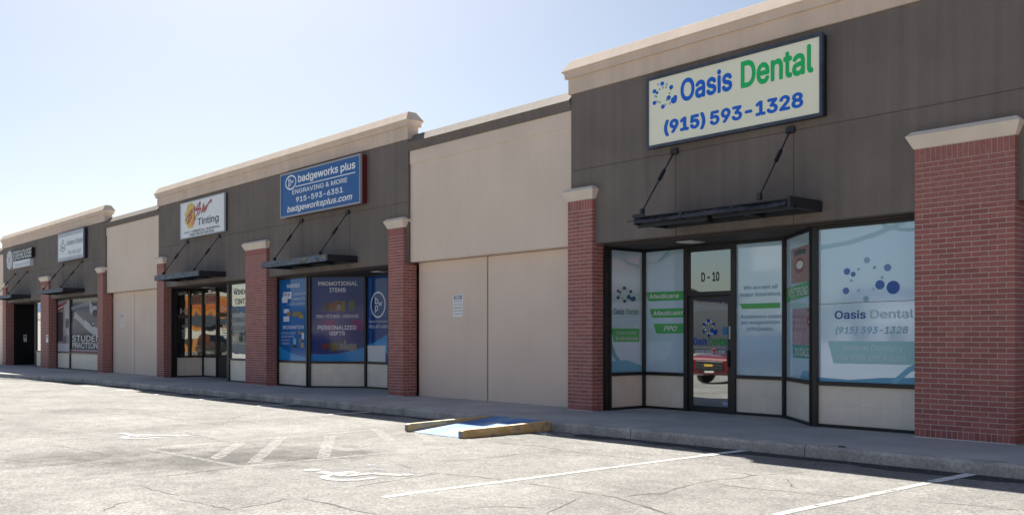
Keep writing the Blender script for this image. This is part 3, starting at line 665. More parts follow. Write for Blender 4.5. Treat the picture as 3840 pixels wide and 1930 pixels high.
# --- blue printed windows (building B, right half)
NAVY = (.005, .06, .26); MID = (.004, .13, .42); LBL = (.012, .28, .66); GOLD = (.35, .24, .05)
p0 = (-26.64, 13.70); p1 = (-24.80, 13.70); p2 = (-23.46, 14.79); p3 = (-22.25, 14.79)
BPRINT = film(MID); BPRN = film((.038, .065, .22))
obj('corner_post', MB().box(-26.64, -26.6, 13.64, 13.7, wz(-26) + .003, ZH), ALU, B)
win, mk, L = glazed(B, p0, p1, BPRINT, r=.07)
art = Art(mk, win); uu = lambda u: .05 + u * (L - .12); PW = (.66, .74, .84)
def line(t, a, c, v0, v1, **k): put_text(art[PW], t, (uu(a), uu(c), zz(v1), zz(v0)), .004, **k)
line('BADGES', .28, .73, .06, .105, bold=0.040)
for t, a, c, v0, v1 in (("\u2022 PHOTO ID'S", .52, .92, .172, .2), ('\u2022 NAMEPLATES', .48, .91, .232, .26), ('\u2022 PLASTIC AND METAL', .3, .91, .295, .322), ('\u2022 ACRYLIC AWARDS', .07, .58, .648, .675), ('\u2022 GLASS AWARDS', .07, .54, .692, .718), ('\u2022 PLAQUES', .07, .37, .738, .763), ('\u2022 TROPHIES', .07, .38, .78, .807)): line(t, a, c, v0, v1)
line('RECOGNITION', .13, .87, .57, .612, bold=0.035)
for a, c, v0, v1, k in ((.14, .44, .155, .24, PW), (.1, .3, .215, .285, PW), (.16, .36, .365, .415, PW), (.15, .36, .455, .52, PW), (.28, .4, .4, .45, GOLD), (.48, .8, .4, .46, (.25, .19, .06)), (.7, .86, .44, .485, GOLD), (.68, .78, .64, .68, GOLD), (.7, .78, .73, .77, GOLD), (.5, .6, .73, .8, (.25, .5, .65)), (.48, .62, .81, .84, (.02, .02, .03)), (.76, .88, .78, .84, (.4, .3, .15)), (.8, .88, .66, .74, PW)):
    rect(art[k], uu(a), uu(c), zz(v1), zz(v0), .0032 + .0004 * (hash((a, v0)) % 3))
for k in range(5): rect(art[(.02, .03, .05)], uu(.17 + .05 * k), uu(.19 + .05 * k), zz(.2 + .01 * (k % 2)), zz(.17), .0052)
art[LBL].poly([(uu(0), .003, zz(1)), (uu(1), .003, zz(1)), (uu(1), .003, zz(.955)), (uu(.7), .003, zz(.94)), (uu(.35), .003, zz(.9)), (uu(0), .003, zz(.83))]); art.done()
win, mk, L = glazed(B, p1, p2, BPRN, l=.07)
art = Art(mk, win); uu = lambda u: .07 + u * (L - .12); PW = (.60, .63, .74)
line('PROMOTIONAL', .135, .87, .05, .1, bold=0.045); line('ITEMS', .345, .65, .125, .178, bold=0.045); line('PENS \u2022 TOTE BAGS \u2022 DRINKWARE', .1, .885, .443, .485, bold=0.022)
line('PERSONALIZED', .125, .85, .573, .625, bold=0.045); line('GIFTS', .345, .635, .642, .692, bold=0.045)
rect(art[(.05, .06, .22)], uu(0), uu(1), zz(.75), zz(.4), .0022); rect(art[(.16, .02, .16)], uu(.24), uu(.47), zz(.635), zz(.51), .0026); rect(art[(.16, .02, .16)], uu(.74), uu(1), zz(.635), zz(.51), .0026); rect(art[(.03, .015, .2)], uu(.1), uu(.47), zz(.445), zz(.415), .0026)
random.seed(3)
for v0, v1 in ((.24, .41), (.735, .88)):
    for k in range(15):
        a = random.uniform(.18, .74); wv = random.uniform(.04, .14); h = random.uniform(.04, .11)
        rect(art[random.choice([(.16, .11, .06), (.2, .05, .05), (.22, .22, .24), (.05, .05, .06), (.2, .15, .07), (.09, .13, .1), (.12, .07, .07)])], uu(a), uu(a + wv), zz(v1 - random.uniform(0, .03)), zz(max(v0, v1 - h - .03)), .003 + .0003 * k)
art[LBL].poly([(uu(0), .003, zz(1)), (uu(1), .003, zz(1)), (uu(1), .003, zz(.83)), (uu(.8), .003, zz(.87)), (uu(.5), .003, zz(.91)), (uu(.2), .003, zz(.92)), (uu(0), .003, zz(.91))]); art.done()
win, mk, L = glazed(B, p2, p3, film(NAVY))
art = Art(mk, win); uu = lambda u: .05 + u * (L - .1); PW = (.66, .72, .82)
def bpw(mb, u, z, r, rz, n):
    ring(mb, u, z, r, rz, r * .13, n)
    put_text(mb, 'b', (u - .42 * r, u + .02 * r, z + .05 * rz, z + .62 * rz), n, bold=0.030); put_text(mb, 'p', (u - .42 * r, u + .02 * r, z - .62 * rz, z - .05 * rz), n, bold=0.030); put_text(mb, 'w', (u + .02 * r, u + .55 * r, z - .12 * rz, z + .2 * rz), n, bold=0.030)
bpw(art[PW], uu(.5), zz(.335), .38, .37, .004)
line('badgeworksplus.com', .08, .95, .515, .548); line('(915) 593-6351', .08, .94, .573, .612, bold=0.025)
art[LBL].poly([(uu(0), .003, zz(.9)), (uu(1), .003, zz(.9)), (uu(1), .003, zz(.67)), (uu(.4), .003, zz(.76)), (uu(0), .003, zz(.81))]); art.done()
mb = mk(); rect(mb, uu(.02), uu(.84), zz(1), zz(.81), .006)
note = obj('paper_notice', mb, paint((.72, .74, .76), .6), win, fix=False)
door(B, p3, (-21.2, 14.79), TINTED); glazed(B, (-21.2, 14.79), (-20.11, 13.70), film(MID))

# --- tinting shop (building B, left half): mirror glass recess
t0 = (-34.71, 13.72); t1 = (-34.71, 14.79); t2 = (-33.45, 14.79); t3 = (-32.3, 14.79); t4 = (-30.13, 13.70); t5 = (-28.07, 13.70)
obj('corner_post', MB().box(-34.72, -34.66, 13.58, 13.72, wz(-34) + .003, ZH), ALU, B)
win, mk, L = glazed(B, t0, t1, TINTED, extra=(.55,))
win, mk, L = glazed(B, t1, t2, TINTED)
art = Art(mk, win, mfun=lambda c: paint(c, .3)); rect(art[(.34, .3, .26)], .08, L - .08, 2.78, 3.17, .003); put_text(art[(.3, .04, .04)], '3M', (.2, L - .2, 2.84, 3.08), .005, bold=0.060); rect(art[(.4, .1, .08)], .25, L - .25, 2.795, 2.815, .005); art.done('window_sign')
leaf, fr, mk, L = door(B, t2, t3, TINTED, kick=True)
art = Art(mk, fr, mfun=lambda c: paint(c, .3)); put_text(art[(.75, .75, .75)], 'D-8', (.3, .95, 2.46, 2.69), .004, bold=0.050); art.done('unit_number')
art = Art(mk, leaf, mfun=lambda c: paint(c, .3))
for k in range(4): rect(art[(.6, .6, .6)], .35 + .06 * k, .8 - .03 * (k % 2), 1.78 - .09 * k, 1.82 - .09 * k, .004)
stroke(art[(.7, .7, .7)], [(.4, 1.86), (.5, 2.0), (.56, 1.9), (.66, 2.02), (.75, 1.93)], .03, .004); art.done('lettering')
obj('window', MB(*plane_of(t3, (-30.17, 14.79))[:3]).box(0, 2.1, -.04, .05, wz(-31) + .003, ZH), ALU, B)
win, mk, L = glazed(B, t4, t5, reflective('window_mirror_glass', (.2, .22, .23), (.9, .93, .93), .55), l=.13, r=.03)
obj('corner_post', MB().box(-30.17, -30.13, 13.65, 14.76, wz(-30) + .003, ZH), ALU, B)
art = Art(mk, win, mfun=lambda c: paint(c, .3)); GT = (.16, .18, .2); uu = lambda u: .14 + u * 1.74
put_text(art[GT], 'El Paso', (uu(.12), uu(.3), 3.1, 3.16), .004)
for t, a, c, z0_, z1_ in (('WINDOW', .13, .9, 2.93, 3.1), ('TINTING', .17, .95, 2.62, 2.8), ('AUTO', .06, .38, 2.32, 2.48), ('COMMERCIAL', .04, .98, 2.04, 2.2), ('RESIDENTIAL', .02, .98, 1.78, 1.92)): put_text(art[GT], t, (uu(a), uu(c), z0_, z1_), .004, bold=0.040)
art.done('lettering')
cam_t = thing('security_camera', 'small white security camera under the soffit of the tinting shop recess', 'camera', (-33.4, 14.6, 3.2))
obj('mount', MB().box(-33.42, -33.36, 14.57, 14.63, 3.26, 3.324), paint((.6, .6, .6)), cam_t, bevel=.01)
obj('housing', MB().tube((-33.5, 14.66, 3.25), (-33.3, 14.42, 3.2), .06, 12), paint((.7, .7, .7)), cam_t)

# --- far left building: barber window, dark recess
c0 = (-49.08, 13.70); c1 = (-47.05, 13.70); c2 = (-46.25, 14.79)
CR = mat('cream_render', (.5, .48, .42), .7, grain=.05)
win, mk, L = glazed(C, c0, c1, film((.30, .30, .33)), r=.07, tiles=3)
art = Art(mk, win); uu = lambda u: .05 + u * (L - .12)
for v0, v1, c in ((.0, .05, (.35, .05, .06)), (.06, .085, (.55, .55, .58)), (.09, .13, (.3, .04, .06))): art[c].poly([(uu(0), .003, zz(v1 + .09)), (uu(.75), .003, zz(v1)), (uu(.95), .003, zz(v0)), (uu(0), .003, zz(v0 + .09))])
rect(art[(.06, .06, .07)], uu(0), uu(.42), zz(.8), zz(.22), .0032)
art[(.5, .5, .53)].poly([(uu(.5), .004, zz(.1)), (uu(1), .004, zz(.0)), (uu(1), .004, zz(.75)), (uu(.62), .004, zz(.6))]); disc(art[(.42, .42, .45)], uu(.6), zz(.55), .26, .005, .36); disc(art[(.05, .05, .06)], uu(.78), zz(.45), .26, .006, .24); disc(art[(.2, .2, .22)], uu(.55), zz(.78), .32, .0045, .2)
rect(art[(.6, .6, .66)], uu(0), uu(1), zz(1), zz(.84), .0052); art.done()
win, mk, L = glazed(C, c1, (-42.03, 13.70), film((.075, .075, .09)), l=.1, tiles=1.9)
art = Art(mk, win); uu = lambda u: .1 + u * 3.6
art[(.16, .16, .18)].poly([(uu(0), .003, zz(.45)), (uu(.3), .003, zz(.12)), (uu(.75), .003, zz(.06)), (uu(1.3), .003, zz(.3)), (uu(1.3), .003, zz(.66)), (uu(.5), .003, zz(.66)), (uu(0), .003, zz(.66))])
stroke(art[(.30, .30, .33)], [(uu(.02), zz(.17)), (uu(.4), zz(.12)), (uu(.75), zz(.1))], .16, .0034)
stroke(art[(.52, .52, .56)], [(uu(.16), zz(.3)), (uu(.42), zz(.42)), (uu(.62), zz(.52))], .26, .0040); stroke(art[(.6, .6, .64)], [(uu(.55), zz(.47)), (uu(.8), zz(.58)), (uu(1.3), zz(.68))], .34, .0046)
for k, (a, b) in enumerate(((.2, .2), (.14, .26), (.12, .34))): stroke(art[(.5, .5, .54)], [(uu(.22), zz(.32)), (uu(a), zz(b))], .07, .0052 + .0003 * k)
disc(art[(.56, .56, .6)], uu(.86), zz(.17), .5, .0050, .36); disc(art[(.03, .03, .035)], uu(.93), zz(.07), .55, .0056, .2); disc(art[(.03, .03, .035)], uu(.92), zz(.285), .36, .0057, .16); rect(art[(.04, .04, .05)], uu(.78), uu(.84), zz(.165), zz(.15), .006)
disc(art[(.04, .04, .05)], uu(.84), zz(.47), .3, .0060, .14); disc(art[(.4, .4, .43)], uu(.86), zz(.47), .16, .0064, .08)
rect(art[(.35, .05, .07)], uu(0), uu(1.32), zz(1), zz(.975), .0068); rect(art[(.55, .55, .6)], uu(0), uu(1.32), zz(.975), zz(.955), .0068); rect(art[(.05, .05, .09)], uu(0), uu(1.32), zz(.955), zz(.93), .0068)
for t, a, c, v0, v1 in (('STUDENT', .02, 1.33, .68, .80), ('PRACTIONER', .03, 1.27, .815, .925)):
    put_text(art[(.88, .9, .92)], t, (uu(a + .02), uu(c), zz(v1), zz(v0)), .0072, bold=.02)
art.done()
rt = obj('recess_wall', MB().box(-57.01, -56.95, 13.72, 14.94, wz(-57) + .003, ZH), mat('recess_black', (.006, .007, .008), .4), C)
door(C, (-56.95, 14.9), (-55.4, 14.9), TINTED, kick=True); obj('recess_back', MB().box(-55.39, -52.6, 14.85, 14.94, wz(-55) + .003, ZH), MATS['recess_black'], C)
win, mk, L = glazed(C, (-52.75, 13.70), (-50.46, 13.70), MATS['window_mirror_glass'], l=.09, tiles=3)

# ------------------------------------------------------------------ soffit lights
for x, y, lb in ((-11.3, 14.1, 'square white soffit light above the dental clinic door'), (-33.0, 14.25, 'square white soffit light above the tinting shop recess'), (-21.9, 14.25, 'square white soffit light above the blue windows recess')):
    t = thing('soffit_light', lb, 'ceiling light', (x, y, 3.31), 'square lights under the shop soffits')
    obj('trim', MB().box(x - .19, x + .19, y - .19, y + .19, 3.308, 3.324), paint((.5, .5, .48)), t); obj('lens', MB().box(x - .15, x + .15, y - .15, y + .15, 3.3, 3.3075), paint((.62, .62, .58), .3), t)

# ------------------------------------------------------------------ canopies on rods
def canopy(x0, x1, feet, walls, label, front, kind=0):
    t = thing('hanging_canopy', label, 'canopy', ((x0 + x1) / 2, 13.38, 3.5), 'steel canopies hung over the shop entrances')
    y0, y1, zb, zt = 12.45, 13.383, 3.505, 3.675
    if kind == 0:
        obj('front_channel', MB().box(x0, x1, y0, y0 + .05, zb, zt), front, t, bevel=.004)
    else:                                             # the near canopy is dented: its front sheet leans back and sags
        k = 14; r = []
        for i in range(k + 1):
            f = i / k; x = x0 + .05 + (x1 - x0 - .12) * f; sag = .035 * math.sin(f * math.pi * 1.1) + .012 * math.sin(f * 17); tip = .02 * math.sin(f * 9)
            r.append([(x, y0 + .0 + tip, zb + .035 - sag * .3), (x, y0 + .10 + tip, zt - .03 - sag * .5), (x, y0 + .125 + tip, zt - .025 - sag * .5), (x, y0 + .03 + tip, zb + .02 - sag * .3)])
        obj('front_sheet', MB().rings(r), front, t)
        obj('front_channel', MB().box(x0, (x0 + x1) / 2 - .06, y0 + .16, y0 + .2, zb - .045, zb + .04).box((x0 + x1) / 2 + .03, x1, y0 + .16, y0 + .2, zb - .02, zb + .06), STEEL, t, bevel=.004)
        obj('end_bracket', MB().box(x0 - .02, x0 + .25, y0 + .05, y0 + .07, zb + .12, zt + .01).box(x0 - .12, x0 + .1, y0 + .02, y0 + .04, zb + .06, zb + .075), STEEL, t)
    for x in (x0, x1 - .05): obj('side_channel', MB().box(x, x + .05, y0 + .052, y1, zb, zt), STEEL, t, bevel=.004)
    obj('back_channel', MB().box(x0 + .052, x1 - .052, y1 - .05, y1 - .002, zb, zt - .004), STEEL, t)
    obj('deck', MB().box(x0 + .052, x1 - .052, y0 + .056, y1 - .055, zt - .05, zt - .035), STEEL, t)
    for f in (.33, .66):
        x = x0 + (x1 - x0) * f; obj('cross_beam', MB().box(x - .03, x + .03, y0 + .056, y1 - .055, zb + .01, zt - .052), STEEL, t)
    for xf, xw in zip(feet, walls):
        p = Vector((xf, y0 + .09, zt + .06)); q = Vector((xw, 13.36, 4.855)); d = q - p
        rod = obj('rod', MB().tube(p, q, .014, 6), STEEL, t)
        m_ = .46 if kind == 0 else .52; obj('turnbuckle', MB().tube(p + d * m_, p + d * (m_ + .16), .034, 8), CARDS, rod)
        obj('foot', MB().box(xf - .03, xf + .03, y0 + .05, y0 + .13, zt - .002, zt + .1), STEEL, t, bevel=.006)
        obj('wall_bracket', MB().box(xw - .075, xw + .075, 13.33, 13.386, 4.80, 4.905), STEEL, t, bevel=.006)
canopy(-11.27, -8.16, (-11.1, -8.72), (-11.07, -8.71), 'battered black steel canopy over the dental clinic door', PEELD, 1)
canopy(-25.23, -21.65, (-24.63, -22.12), (-24.61, -22.11), 'peeling blue-grey steel canopy over the blue printed windows', PEEL)
canopy(-33.35, -29.64, (-32.75, -30.17), (-32.73, -30.12), 'peeling blue and tan steel canopy over the tinting shop', PEEL)
canopy(-47.67, -43.97, (-47.1, -44.45), (-47.0, -44.3), 'grey steel canopy over the barber poster window', PEEL)
canopy(-56.2, -52.5, (-55.6, -53.2), (-55.4, -53.1), 'grey steel canopy over the dark recess at the far left', PEEL)

# ------------------------------------------------------------------ cabinet signs
def cabinet(x0, x1, z0, z1, y, face, label, frame, side, border=.05):
    t = thing('shop_sign', label, 'sign', ((x0 + x1) / 2, 13.385, z0), 'box signs on the dark fascia')
    obj('cabinet', MB().box(x0 + .012, x1 - .012, y + .03, 13.384, z0 + .012, z1 - .012), side, t, bevel=.008)
    b = border; f = MB().box(x0, x1, y, y + .06, z0, z0 + b).box(x0, x1, y, y + .06, z1 - b, z1).box(x0, x0 + b, y, y + .06, z0 + b, z1 - b).box(x1 - b, x1, y, y + .06, z0 + b, z1 - b)
    obj('frame', f, frame, t)
    obj('face', MB().box(x0 + b, x1 - b, y + .018, y + .03, z0 + b, z1 - b), face, t)
    return t, (lambda: F_(y + .018))
# dental clinic sign
t, mk = cabinet(-11.612, -8.069, 4.953, 6.224, 13.225, mat('sign_face_cream', (.96, .97, .77), .55, vary=.03, vscale=1), 'large cream dental clinic sign with blue and green lettering and a phone number', mat('sign_frame_slate', (.05, .065, .10), .45, vary=.35, vscale=5), mat('cabinet_navy', (.008, .012, .022), .4))
art = Art(mk, t, mfun=lambda c: paint(c, .3)); K = .003
SB = (.002, .14, .70); SG = (.01, .55, .14)
put_text(art[SB], 'Oasis', (-10.834, -9.743, 5.660, 6.066), K, bold=.042, res=5); put_text(art[SG], 'Dental', (-9.571, -8.227, 5.645, 6.096), K, bold=.042, res=5)
put_text(art[SB], '(915)', (-11.209, -10.295, 5.115, 5.41), K, bold=.06, res=5); put_text(art[SB], '593-1328', (-10.202, -8.405, 5.146, 5.390), K, bold=.06, res=5)
for x, z, r in ((-11.249, 6.07, .045), (-11.045, 5.969, .045), (-11.431, 5.968, .045), (-11.369, 5.929, .032), (-11.431, 5.761, .045), (-11.235, 5.658, .045), (-11.102, 5.792, .05), (-10.985, 5.729, .07)): disc(art[SB], x, z, r, K, r * .85 if r < .06 else .06, 14)
disc(art[SB], -10.955, 5.765, .045, K + .0005, .05, 12)
for x, z in ((-11.163, 5.984), (-11.314, 5.98), (-11.084, 5.866), (-11.383, 5.861), (-11.3, 5.748), (-11.152, 5.754)): disc(art[SG], x, z, .018, K, .018, 8)
for x, z in ((-11.148, 6.036), (-11.343, 6.075), (-11.235, 5.998), (-11.416, 5.879), (-11.056, 5.935), (-11.361, 5.771), (-11.181, 5.682), (-11.073, 5.69)): disc(art[(.52, .56, .78)], x, z, .026, K, .028, 8)
art.done('lettering')
# blue engraving shop sign
t, mk = cabinet(-25.51, -21.185, 4.98, 6.248, 13.165, mat('sign_face_blue', (.008, .12, .38), .5, vary=.06, vscale=1), 'blue engraving shop sign with white lettering and a red cabinet side', mat('sign_frame_silver', (.36, .38, .42), .45), mat('cabinet_red', (.13, .012, .016), .45), .045)
art = Art(mk, t, mfun=lambda c: paint(c, .3)); WW = (.93, .95, .97)
bpw(art[WW], -24.9, 5.955, .325, .21, K)
put_text(art[WW], 'badgeworks plus', (-24.469, -21.437, 5.85, 6.11), K, bold=0.030, res=4); rect(art[WW], -24.61, -21.44, 5.79, 5.815, K)
put_text(art[WW], 'ENGRAVING & MORE', (-24.806, -21.828, 5.598, 5.724), K, bold=0.017, res=4); put_text(art[WW], '915-593-6351', (-24.589, -22.05, 5.354, 5.503), K, bold=0.030, res=4)
put_text(art[WW], 'badgeworksplus.com', (-25.115, -21.586, 5.075, 5.285), K, bold=0.026, shear=.22, res=4); art.done('lettering')
# tinting sign
t, mk = cabinet(-33.131, -29.521, 4.962, 6.21, 13.27, mat('sign_face_white', (.86, .89, .92), .45, vary=.04), 'white tinting shop sign with red brush script over a yellow splash', mat('sign_frame_white', (.5, .54, .6), .45), CARDS, .03)
art = Art(mk, t, mfun=lambda c: paint(c, .35)); TN = (.025, .035, .09)
art[(.72, .5, .06)].poly([(x, K, z) for x, z in [(-32.503,6.127),(-32.173,6.15),(-31.981,6.089),(-32.0,5.936),(-32.173,5.892),(-31.79,5.669),(-31.771,5.575),(-31.904,5.495),(-31.923,5.389),(-32.019,5.382),(-32.019,5.29),(-32.173,5.349),(-32.115,5.274),(-32.327,5.316),(-32.425,5.27),(-32.503,5.346),(-32.601,5.402),(-32.621,5.497),(-32.759,5.463),(-32.7,5.567),(-32.759,5.604),(-32.68,5.675),(-32.759,5.761),(-32.72,5.883),(-32.621,5.905),(-32.582,6.01)]])
art[(.72, .26, .03)].poly([(x, K + .001, z) for x, z in [(-31.79,5.669),(-31.771,5.575),(-31.904,5.495),(-31.923,5.389),(-32.019,5.382),(-32.1,5.33),(-32.2,5.42),(-32.05,5.6)]])
for i, s in enumerate([[(-32.66,5.595),(-32.582,5.666),(-32.153,5.913),(-32.289,5.841),(-32.464,5.718),(-32.289,5.779)],[(-32.503,5.471),(-32.444,5.575),(-31.885,6.009),(-31.904,5.865),(-31.942,5.684),(-31.904,5.557)],[(-32.503,5.48),(-32.289,5.561),(-32.134,5.702)],[(-31.942,5.807),(-31.752,5.927),(-31.433,6.116),(-31.452,6.003),(-31.602,5.866),(-31.715,5.678)],[(-31.752,5.881),(-31.377,5.889),(-31.564,5.702)],[(-31.34,5.741),(-31.229,5.874),(-31.155,6.018),(-31.118,5.863),(-31.322,5.747)],[(-31.118,5.757),(-31.009,5.897),(-30.827,5.961),(-30.936,5.845),(-31.082,5.761)],[(-31.009,5.837),(-30.863,5.942),(-30.718,6.017),(-30.557,6.097),(-30.539,6.021)]]):
    stroke(art[(.02, .015, .02)], [(x - .015, z - .012) for x, z in s], .065, K + .002 + i * .0002); stroke(art[(.5, .03, .045)], s, .05, K + .004 + i * .0002)
put_text(art[TN], 'Tinting', (-31.669, -29.981, 5.267, 5.573), K, bold=0.022, res=4); put_text(art[TN], 'AUTO \u00b7 COMMERCIAL \u00b7 RESIDENTIAL', (-32.767, -29.888, 5.125, 5.2), K, bold=0.025); put_text(art[TN], 'PAINT PROTECTION FILM', (-32.32, -30.354, 5.015, 5.1), K, bold=0.025)
art.done('lettering')
# barber sign
t, mk = cabinet(-47.334, -43.557, 4.968, 6.286, 13.2, mat('sign_face_pale', (.80, .86, .92), .4), 'white barber academy sign edged with slanted stripes', mat('sign_frame_blue_grey', (.2, .22, .3), .45), mat('cabinet_dark_navy', (.012, .016, .03), .4), .05)
art = Art(mk, t, mfun=lambda c: paint(c, .35)); n = 22
for k in range(n):
    u = -47.2 + k * (3.5 / n); c = (.10, .13, .26)
    for z0_, z1_ in ((6.08, 6.22), (5.03, 5.15)): art[c].poly([(u, K, z0_), (u + .07, K, z0_), (u + .12, K, z1_), (u + .05, K, z1_)])
put_text(art[(.22, .3, .42)], 'Academy of Barber', (-45.968, -43.68, 5.6, 5.9), K, bold=0.022); put_text(art[(.3, .2, .3)], '915-920-1157', (-45.755, -43.927, 5.229, 5.407), K, bold=0.022)
ring(art[(.1, .2, .26)], -46.56, 5.62, .34, .2, .03, K, 20)
for pts in ([(-46.56, 5.3), (-46.56, 5.95)], [(-47.0, 5.5), (-46.75, 5.6), (-46.4, 5.6), (-46.1, 5.7)], [(-46.95, 5.75), (-46.6, 5.62), (-46.2, 5.5)], [(-46.7, 5.85), (-46.56, 5.98), (-46.42, 5.85)]): stroke(art[(.1, .2, .26)], pts, .035, K + .001)
art.done('lettering')
# channel letter sign
t = thing('shop_sign', 'white channel letters beside a scalloped disc above a small white box', 'sign', (-54, 13.385, 5.1), 'box signs on the dark fascia')
mb = F_(13.2); pts = []
for i in range(48):
    a = 2 * math.pi * i / 48; r = 1 + .07 * math.cos(8 * a); pts.append((-55.86 + .56 * r * math.cos(a), -55.86, 5.6 + .48 * r * math.sin(a)))
d = MB(); d.rings([[(p[0], 13.2, p[2]) for p in pts], [(p[0], 13.38, p[2]) for p in pts]])
dd = obj('scalloped_disc', d, paint((.6, .6, .68), .4), t)
art = Art(lambda: F_(13.2), t, mfun=lambda c: paint(c, .4)); ring(art[(.35, .25, .35)], -55.86, 5.6, .4, .34, .03, K, 24); disc(art[(.4, .3, .4)], -55.86, 5.62, .2, K, .2); art.done('print')
V, F = glyphs('FIREHOUSE'); xs_ = [v[0] for v in V]; ys_ = [v[1] for v in V]
fx = lambda v: (-55.13 + (v[0] - min(xs_)) / (max(xs_) - min(xs_)) * 3.45, 5.53 + (v[1] - min(ys_)) / (max(ys_) - min(ys_)) * .45)
mb = MB(); mb.add([(fx(v)[0], 13.2, fx(v)[1]) for v in V], F); obj('channel_letters', mb, paint((.7, .76, .84), .4), t, fix=False)
mb = MB().box(-55.1, -51.68, 13.206, 13.38, 5.52, 5.99); obj('letter_return', mb, CARDS, t)
mb = MB().box(-55.1, -51.95, 13.2, 13.38, 5.12, 5.465); bx = obj('script_box', mb, paint((.7, .74, .82), .4), t)
art = Art(lambda: F_(13.2), bx, mfun=lambda c: paint(c, .4)); put_text(art[(.3, .33, .42)], 'Glamour Studio', (-54.76, -52.0, 5.19, 5.36), K, shear=.3); art.done('lettering')

# ------------------------------------------------------------------ small wall notices
def notice(x0, x1, z0, z1, y, label, rows, head):
    t = thing('wall_notice', label, 'notice', ((x0 + x1) / 2, y, z0))
    mb = F_(y); mb.box(x0, x1, 0, .006, z0, z1); obj('plate', mb, paint((.93, .93, .93), .4), t, bevel=.002)
    a = Art(lambda: F_(y), t, mfun=lambda c: paint(c, .4)); H = z1 - z0; Wd = x1 - x0
    if head == 'NO':
        rect(a[(.3, .34, .42)], x0 + .03 * Wd * 3, x1 - .03, z1 - .22 * H, z1 - .03 * H, .007); put_text(a[(.78, .8, .82)], 'NO', (x0 + .28 * Wd, x1 - .28 * Wd, z1 - .2 * H, z1 - .05 * H), .008, bold=0.040)
    else: rect(a[(.4, .2, .24)], x0 + .2 * Wd, x1 - .2 * Wd, z1 - .42 * H, z1 - .1 * H, .007)
    top = z1 - (.27 if head == 'NO' else .5) * H
    for i, r in enumerate(rows):
        zt_ = top - i * .142 * H; put_text(a[(.03, .05, .09)], r, (x0 + .1 * Wd, x1 - .1 * Wd, zt_ - .075 * H, zt_), .008)
    a.done('lettering')
notice(-17.97, -17.60, 2.04, 2.55, 13.698, 'white no skateboarding notice on the blank beige wall', ['Skateboarding', 'Roller Skating', 'Roller Blades', 'Bicycle Riding', 'Trespassing'], 'NO')
notice(-40.40, -40.05, 1.97, 2.49, 13.698, 'narrow white notice on the beige wall left of the tinting shop', ['Skateboarding', 'Roller Skating', 'Roller Blades', 'Bicycle Riding', 'Trespassing'], 'NO')
notice(-49.46, -49.13, 1.3, 1.67, 13.298, 'small white notice on the wide brick pillar', ['NOTICE'], '')
t = thing('wall_notice', 'small white notice in the dark recess at far left', 'notice', (-56.94, 14.3, 1.3))
obj('plate', MB().box(-56.949, -56.943, 14.16, 14.32, 1.3, 1.68), paint((.74, .77, .8), .4), t); obj('print', MB().box(-56.943, -56.9425, 14.19, 14.29, 1.5, 1.64), paint((.4, .15, .2), .4), t)

# ------------------------------------------------------------------ ramp with timber sides
g0 = gz(-12.7)
r = thing('wheelchair_ramp', 'blue painted wheelchair ramp from the parking lot up to the sidewalk', 'ramp', (-12.7, 10.3, g0))
zr = lambda y: g0 + .006 + (wz(-12.7) + .004 - g0 - .006) * (y - 9.3) / 1.9
def rampslab(y0, y1, x0=-13.40, x1=-12.03): return MB().rings([[(x0, y, g0 - .05), (x1, y, g0 - .05), (x1, y, zr(y)), (x0, y, zr(y))] for y in (y0, y1)])
obj('ramp_slab', rampslab(9.3, yc(-12.7) + .03), BLUEP, r)
for (x0, x1), lb in (((-13.50, -13.405), 'worn yellow timber along the left edge of the blue ramp'), ((-12.025, -11.915), 'worn yellow timber along the right edge of the blue ramp')):
    t = thing('timber_beam', lb, 'timber', ((x0 + x1) / 2, 10.3, g0), 'yellow timbers beside the blue ramp')
    P = [(9.27, .118), (9.33, .132), (10.3, .15), (yc(-12.7) - .02, .172)]
    rr = [[(x0 + random.uniform(-.006, .006), y, g0 + .003), (x1 + random.uniform(-.006, .006), y, g0 + .003), (x1 + random.uniform(-.006, .006), y, g0 + h), (x0 + random.uniform(-.006, .006), y, g0 + h + random.uniform(-.006, .004))] for y, h in P]
    obj('beam', MB().rings(rr), TIMBER, t, bevel=.006)
    obj('sawn_end', MB().box(x0 + .006, x1 - .006, 9.262, 9.2685, g0 + .01, g0 + .11), TEND, t)

